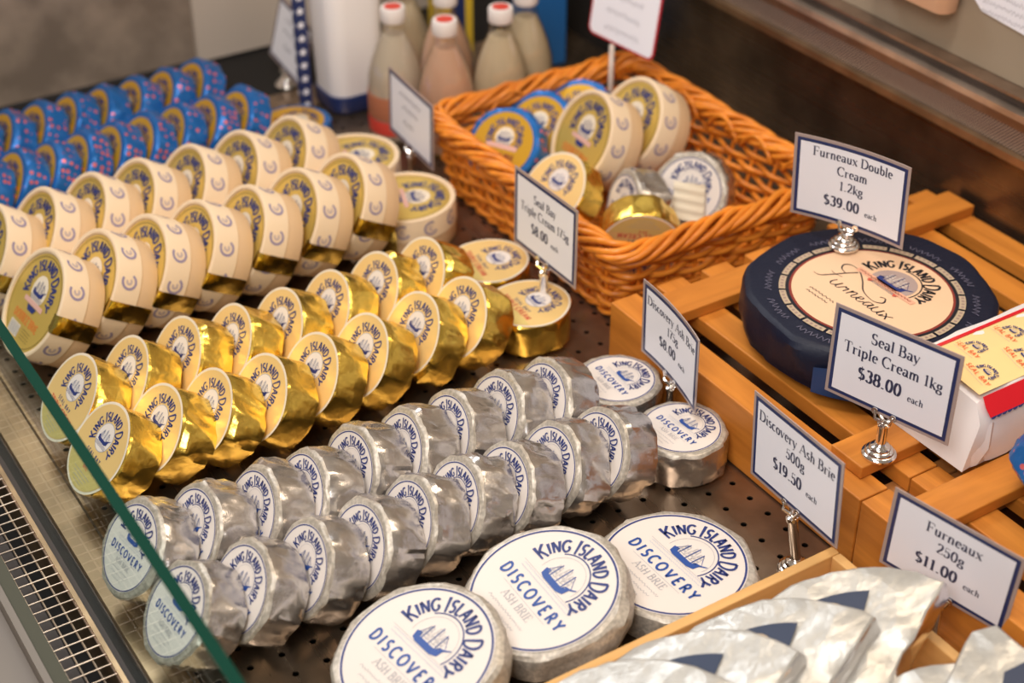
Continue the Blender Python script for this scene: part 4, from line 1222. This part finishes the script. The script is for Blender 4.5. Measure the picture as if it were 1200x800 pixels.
# white tub-like carton with navy foot, and the starred strip beside it
t = empty('white_carton', 'tall white carton with dark blue foot left of the bottles', 'carton', loc=(.838, 1.712, .001))
def rrect(hx, hy, r, z, n=6):
    P = []
    for qx, qy, a0 in ((hx-r, hy-r, 0), (-hx+r, hy-r, 90), (-hx+r, -hy+r, 180), (hx-r, -hy+r, 270)):
        P += [(qx + r*math.cos(rad(a0 + 90*k/n)), qy + r*math.sin(rad(a0+90*k/n)), z) for k in range(n+1)]
    return P
mb = MB(M['paper_white']); mb.grid([rrect(.036, .036, .022, .024), rrect(.042, .042, .024, .24), rrect(.040, .040, .024, .245)], M['paper_white'], True, True, True)
put('carton_body', mb.mesh('carton_body', True, 40), t)
mb = MB(M['card_navy']); mb.grid([rrect(.034, .034, .020, 0), rrect(.0385, .0385, .023, .006), rrect(.0385, .0385, .023, .024), rrect(.036, .036, .022, .0245)], M['card_navy'], True, True, True)
put('carton_foot', mb.mesh('carton_foot', True, 40), t)
t = empty('dark_strip', 'upright dark strip with a row of pale stars beside the white carton', 'ribbon', loc=(.776, 1.712, .001))
mb = MB(M['card_navy']); mb.box((-.008, -.003, 0), (.008, .003, .20), M['card_navy']); put('strip_body', mb.mesh('strip_body'), t)
mb = MB(M['card'])
for k in range(10):
    zc = .012 + k*.018
    P = []
    for i in range(10):
        r_ = .0058 if i % 2 == 0 else .0030
        P.append((r_*math.sin(i*PI/5), -.0034, zc + r_*math.cos(i*PI/5)))
    mb.poly(P, M['card'])
    mb.poly([(-.0084, -.0028*math.sin(a*PI/3)*.9, zc + .004*math.cos(a*PI/3)) for a in range(6)], M['card'])
put('stars', mb.mesh('stars'), t)
# packs behind the bottles
M['bright_blue'] = mat('bright_blue_card', (0.02, 0.14, 0.42), .4)
mb = MB(); mb.box((0, 0, 0), (.055, .05, .19), M['bright_blue']); o = put('blue_pack', mb.mesh('blue_pack', bevel=.002), loc=(1.085, 1.660, .001)); mark(o, 'bright blue pack standing behind the right bottles', 'pack')
M['dull_yellow'] = mat('yellow_card', (0.75, 0.52, 0.04), .4)
mb = MB(); mb.box((0, 0, 0), (.045, .04, .155), M['dull_yellow']); mb.box((.012, -.0006, .03), (.033, .0, .12), M['card_navy']); o = put('yellow_pack', mb.mesh('yellow_pack', bevel=.0), loc=(.985, 1.720, .001)); mark(o, 'yellow and navy pack behind the bottle necks', 'pack')

# tag on the sliding door, and a pinkish reflection band built solid
mb = MB(M['card'])
t = empty('round_tag', 'white handwritten tag with rounded end hanging on the sliding door', 'tag', loc=(1.2245, 1.02, .29))
P = [(0, -.075, .030), (0, .030, .030), (0, .040, .018), (0, .036, -.002), (0, .020, -.014), (0, -.075, -.022)]
mb.poly([(-.0012, p[1], p[2]) for p in P][::-1], M['card']); mb.poly([(-.0002, p[1], p[2]) for p in P], M['card'])
mb.grid([[(-.0012, p[1], p[2]) for p in P], [(-.0002, p[1], p[2]) for p in P]], M['card'], True)
put('tag_body', mb.mesh('tag_body'), t)
mb = MB(M['card_text'])
for k in range(4):
    squiggle(mb, -.020 - .0, .055, .018 - k*.010, .0028, M['card_text'], lambda x, y: (-.0015, -x, y), k, .0006, .0022)
put('handwriting', mb.mesh('handwriting'), t)
M['peach_reflection'] = mat('pinkish_reflection', (0.62, 0.36, 0.22), .35)  # colour of the pinkish reflection in the door
mb = MB(M['peach_reflection']); mb.grid([rrect(.014, .060, .012, 0), rrect(.015, .064, .013, .030), rrect(.013, .062, .012, .031)], M['peach_reflection'], True, True, True)
o = put('peach_reflection', mb.mesh('peach_reflection', True, 40), loc=(1.208, 1.125, .268)); mark(o, 'peach block standing in for a pinkish reflection in the sliding door, top edge', 'tray')
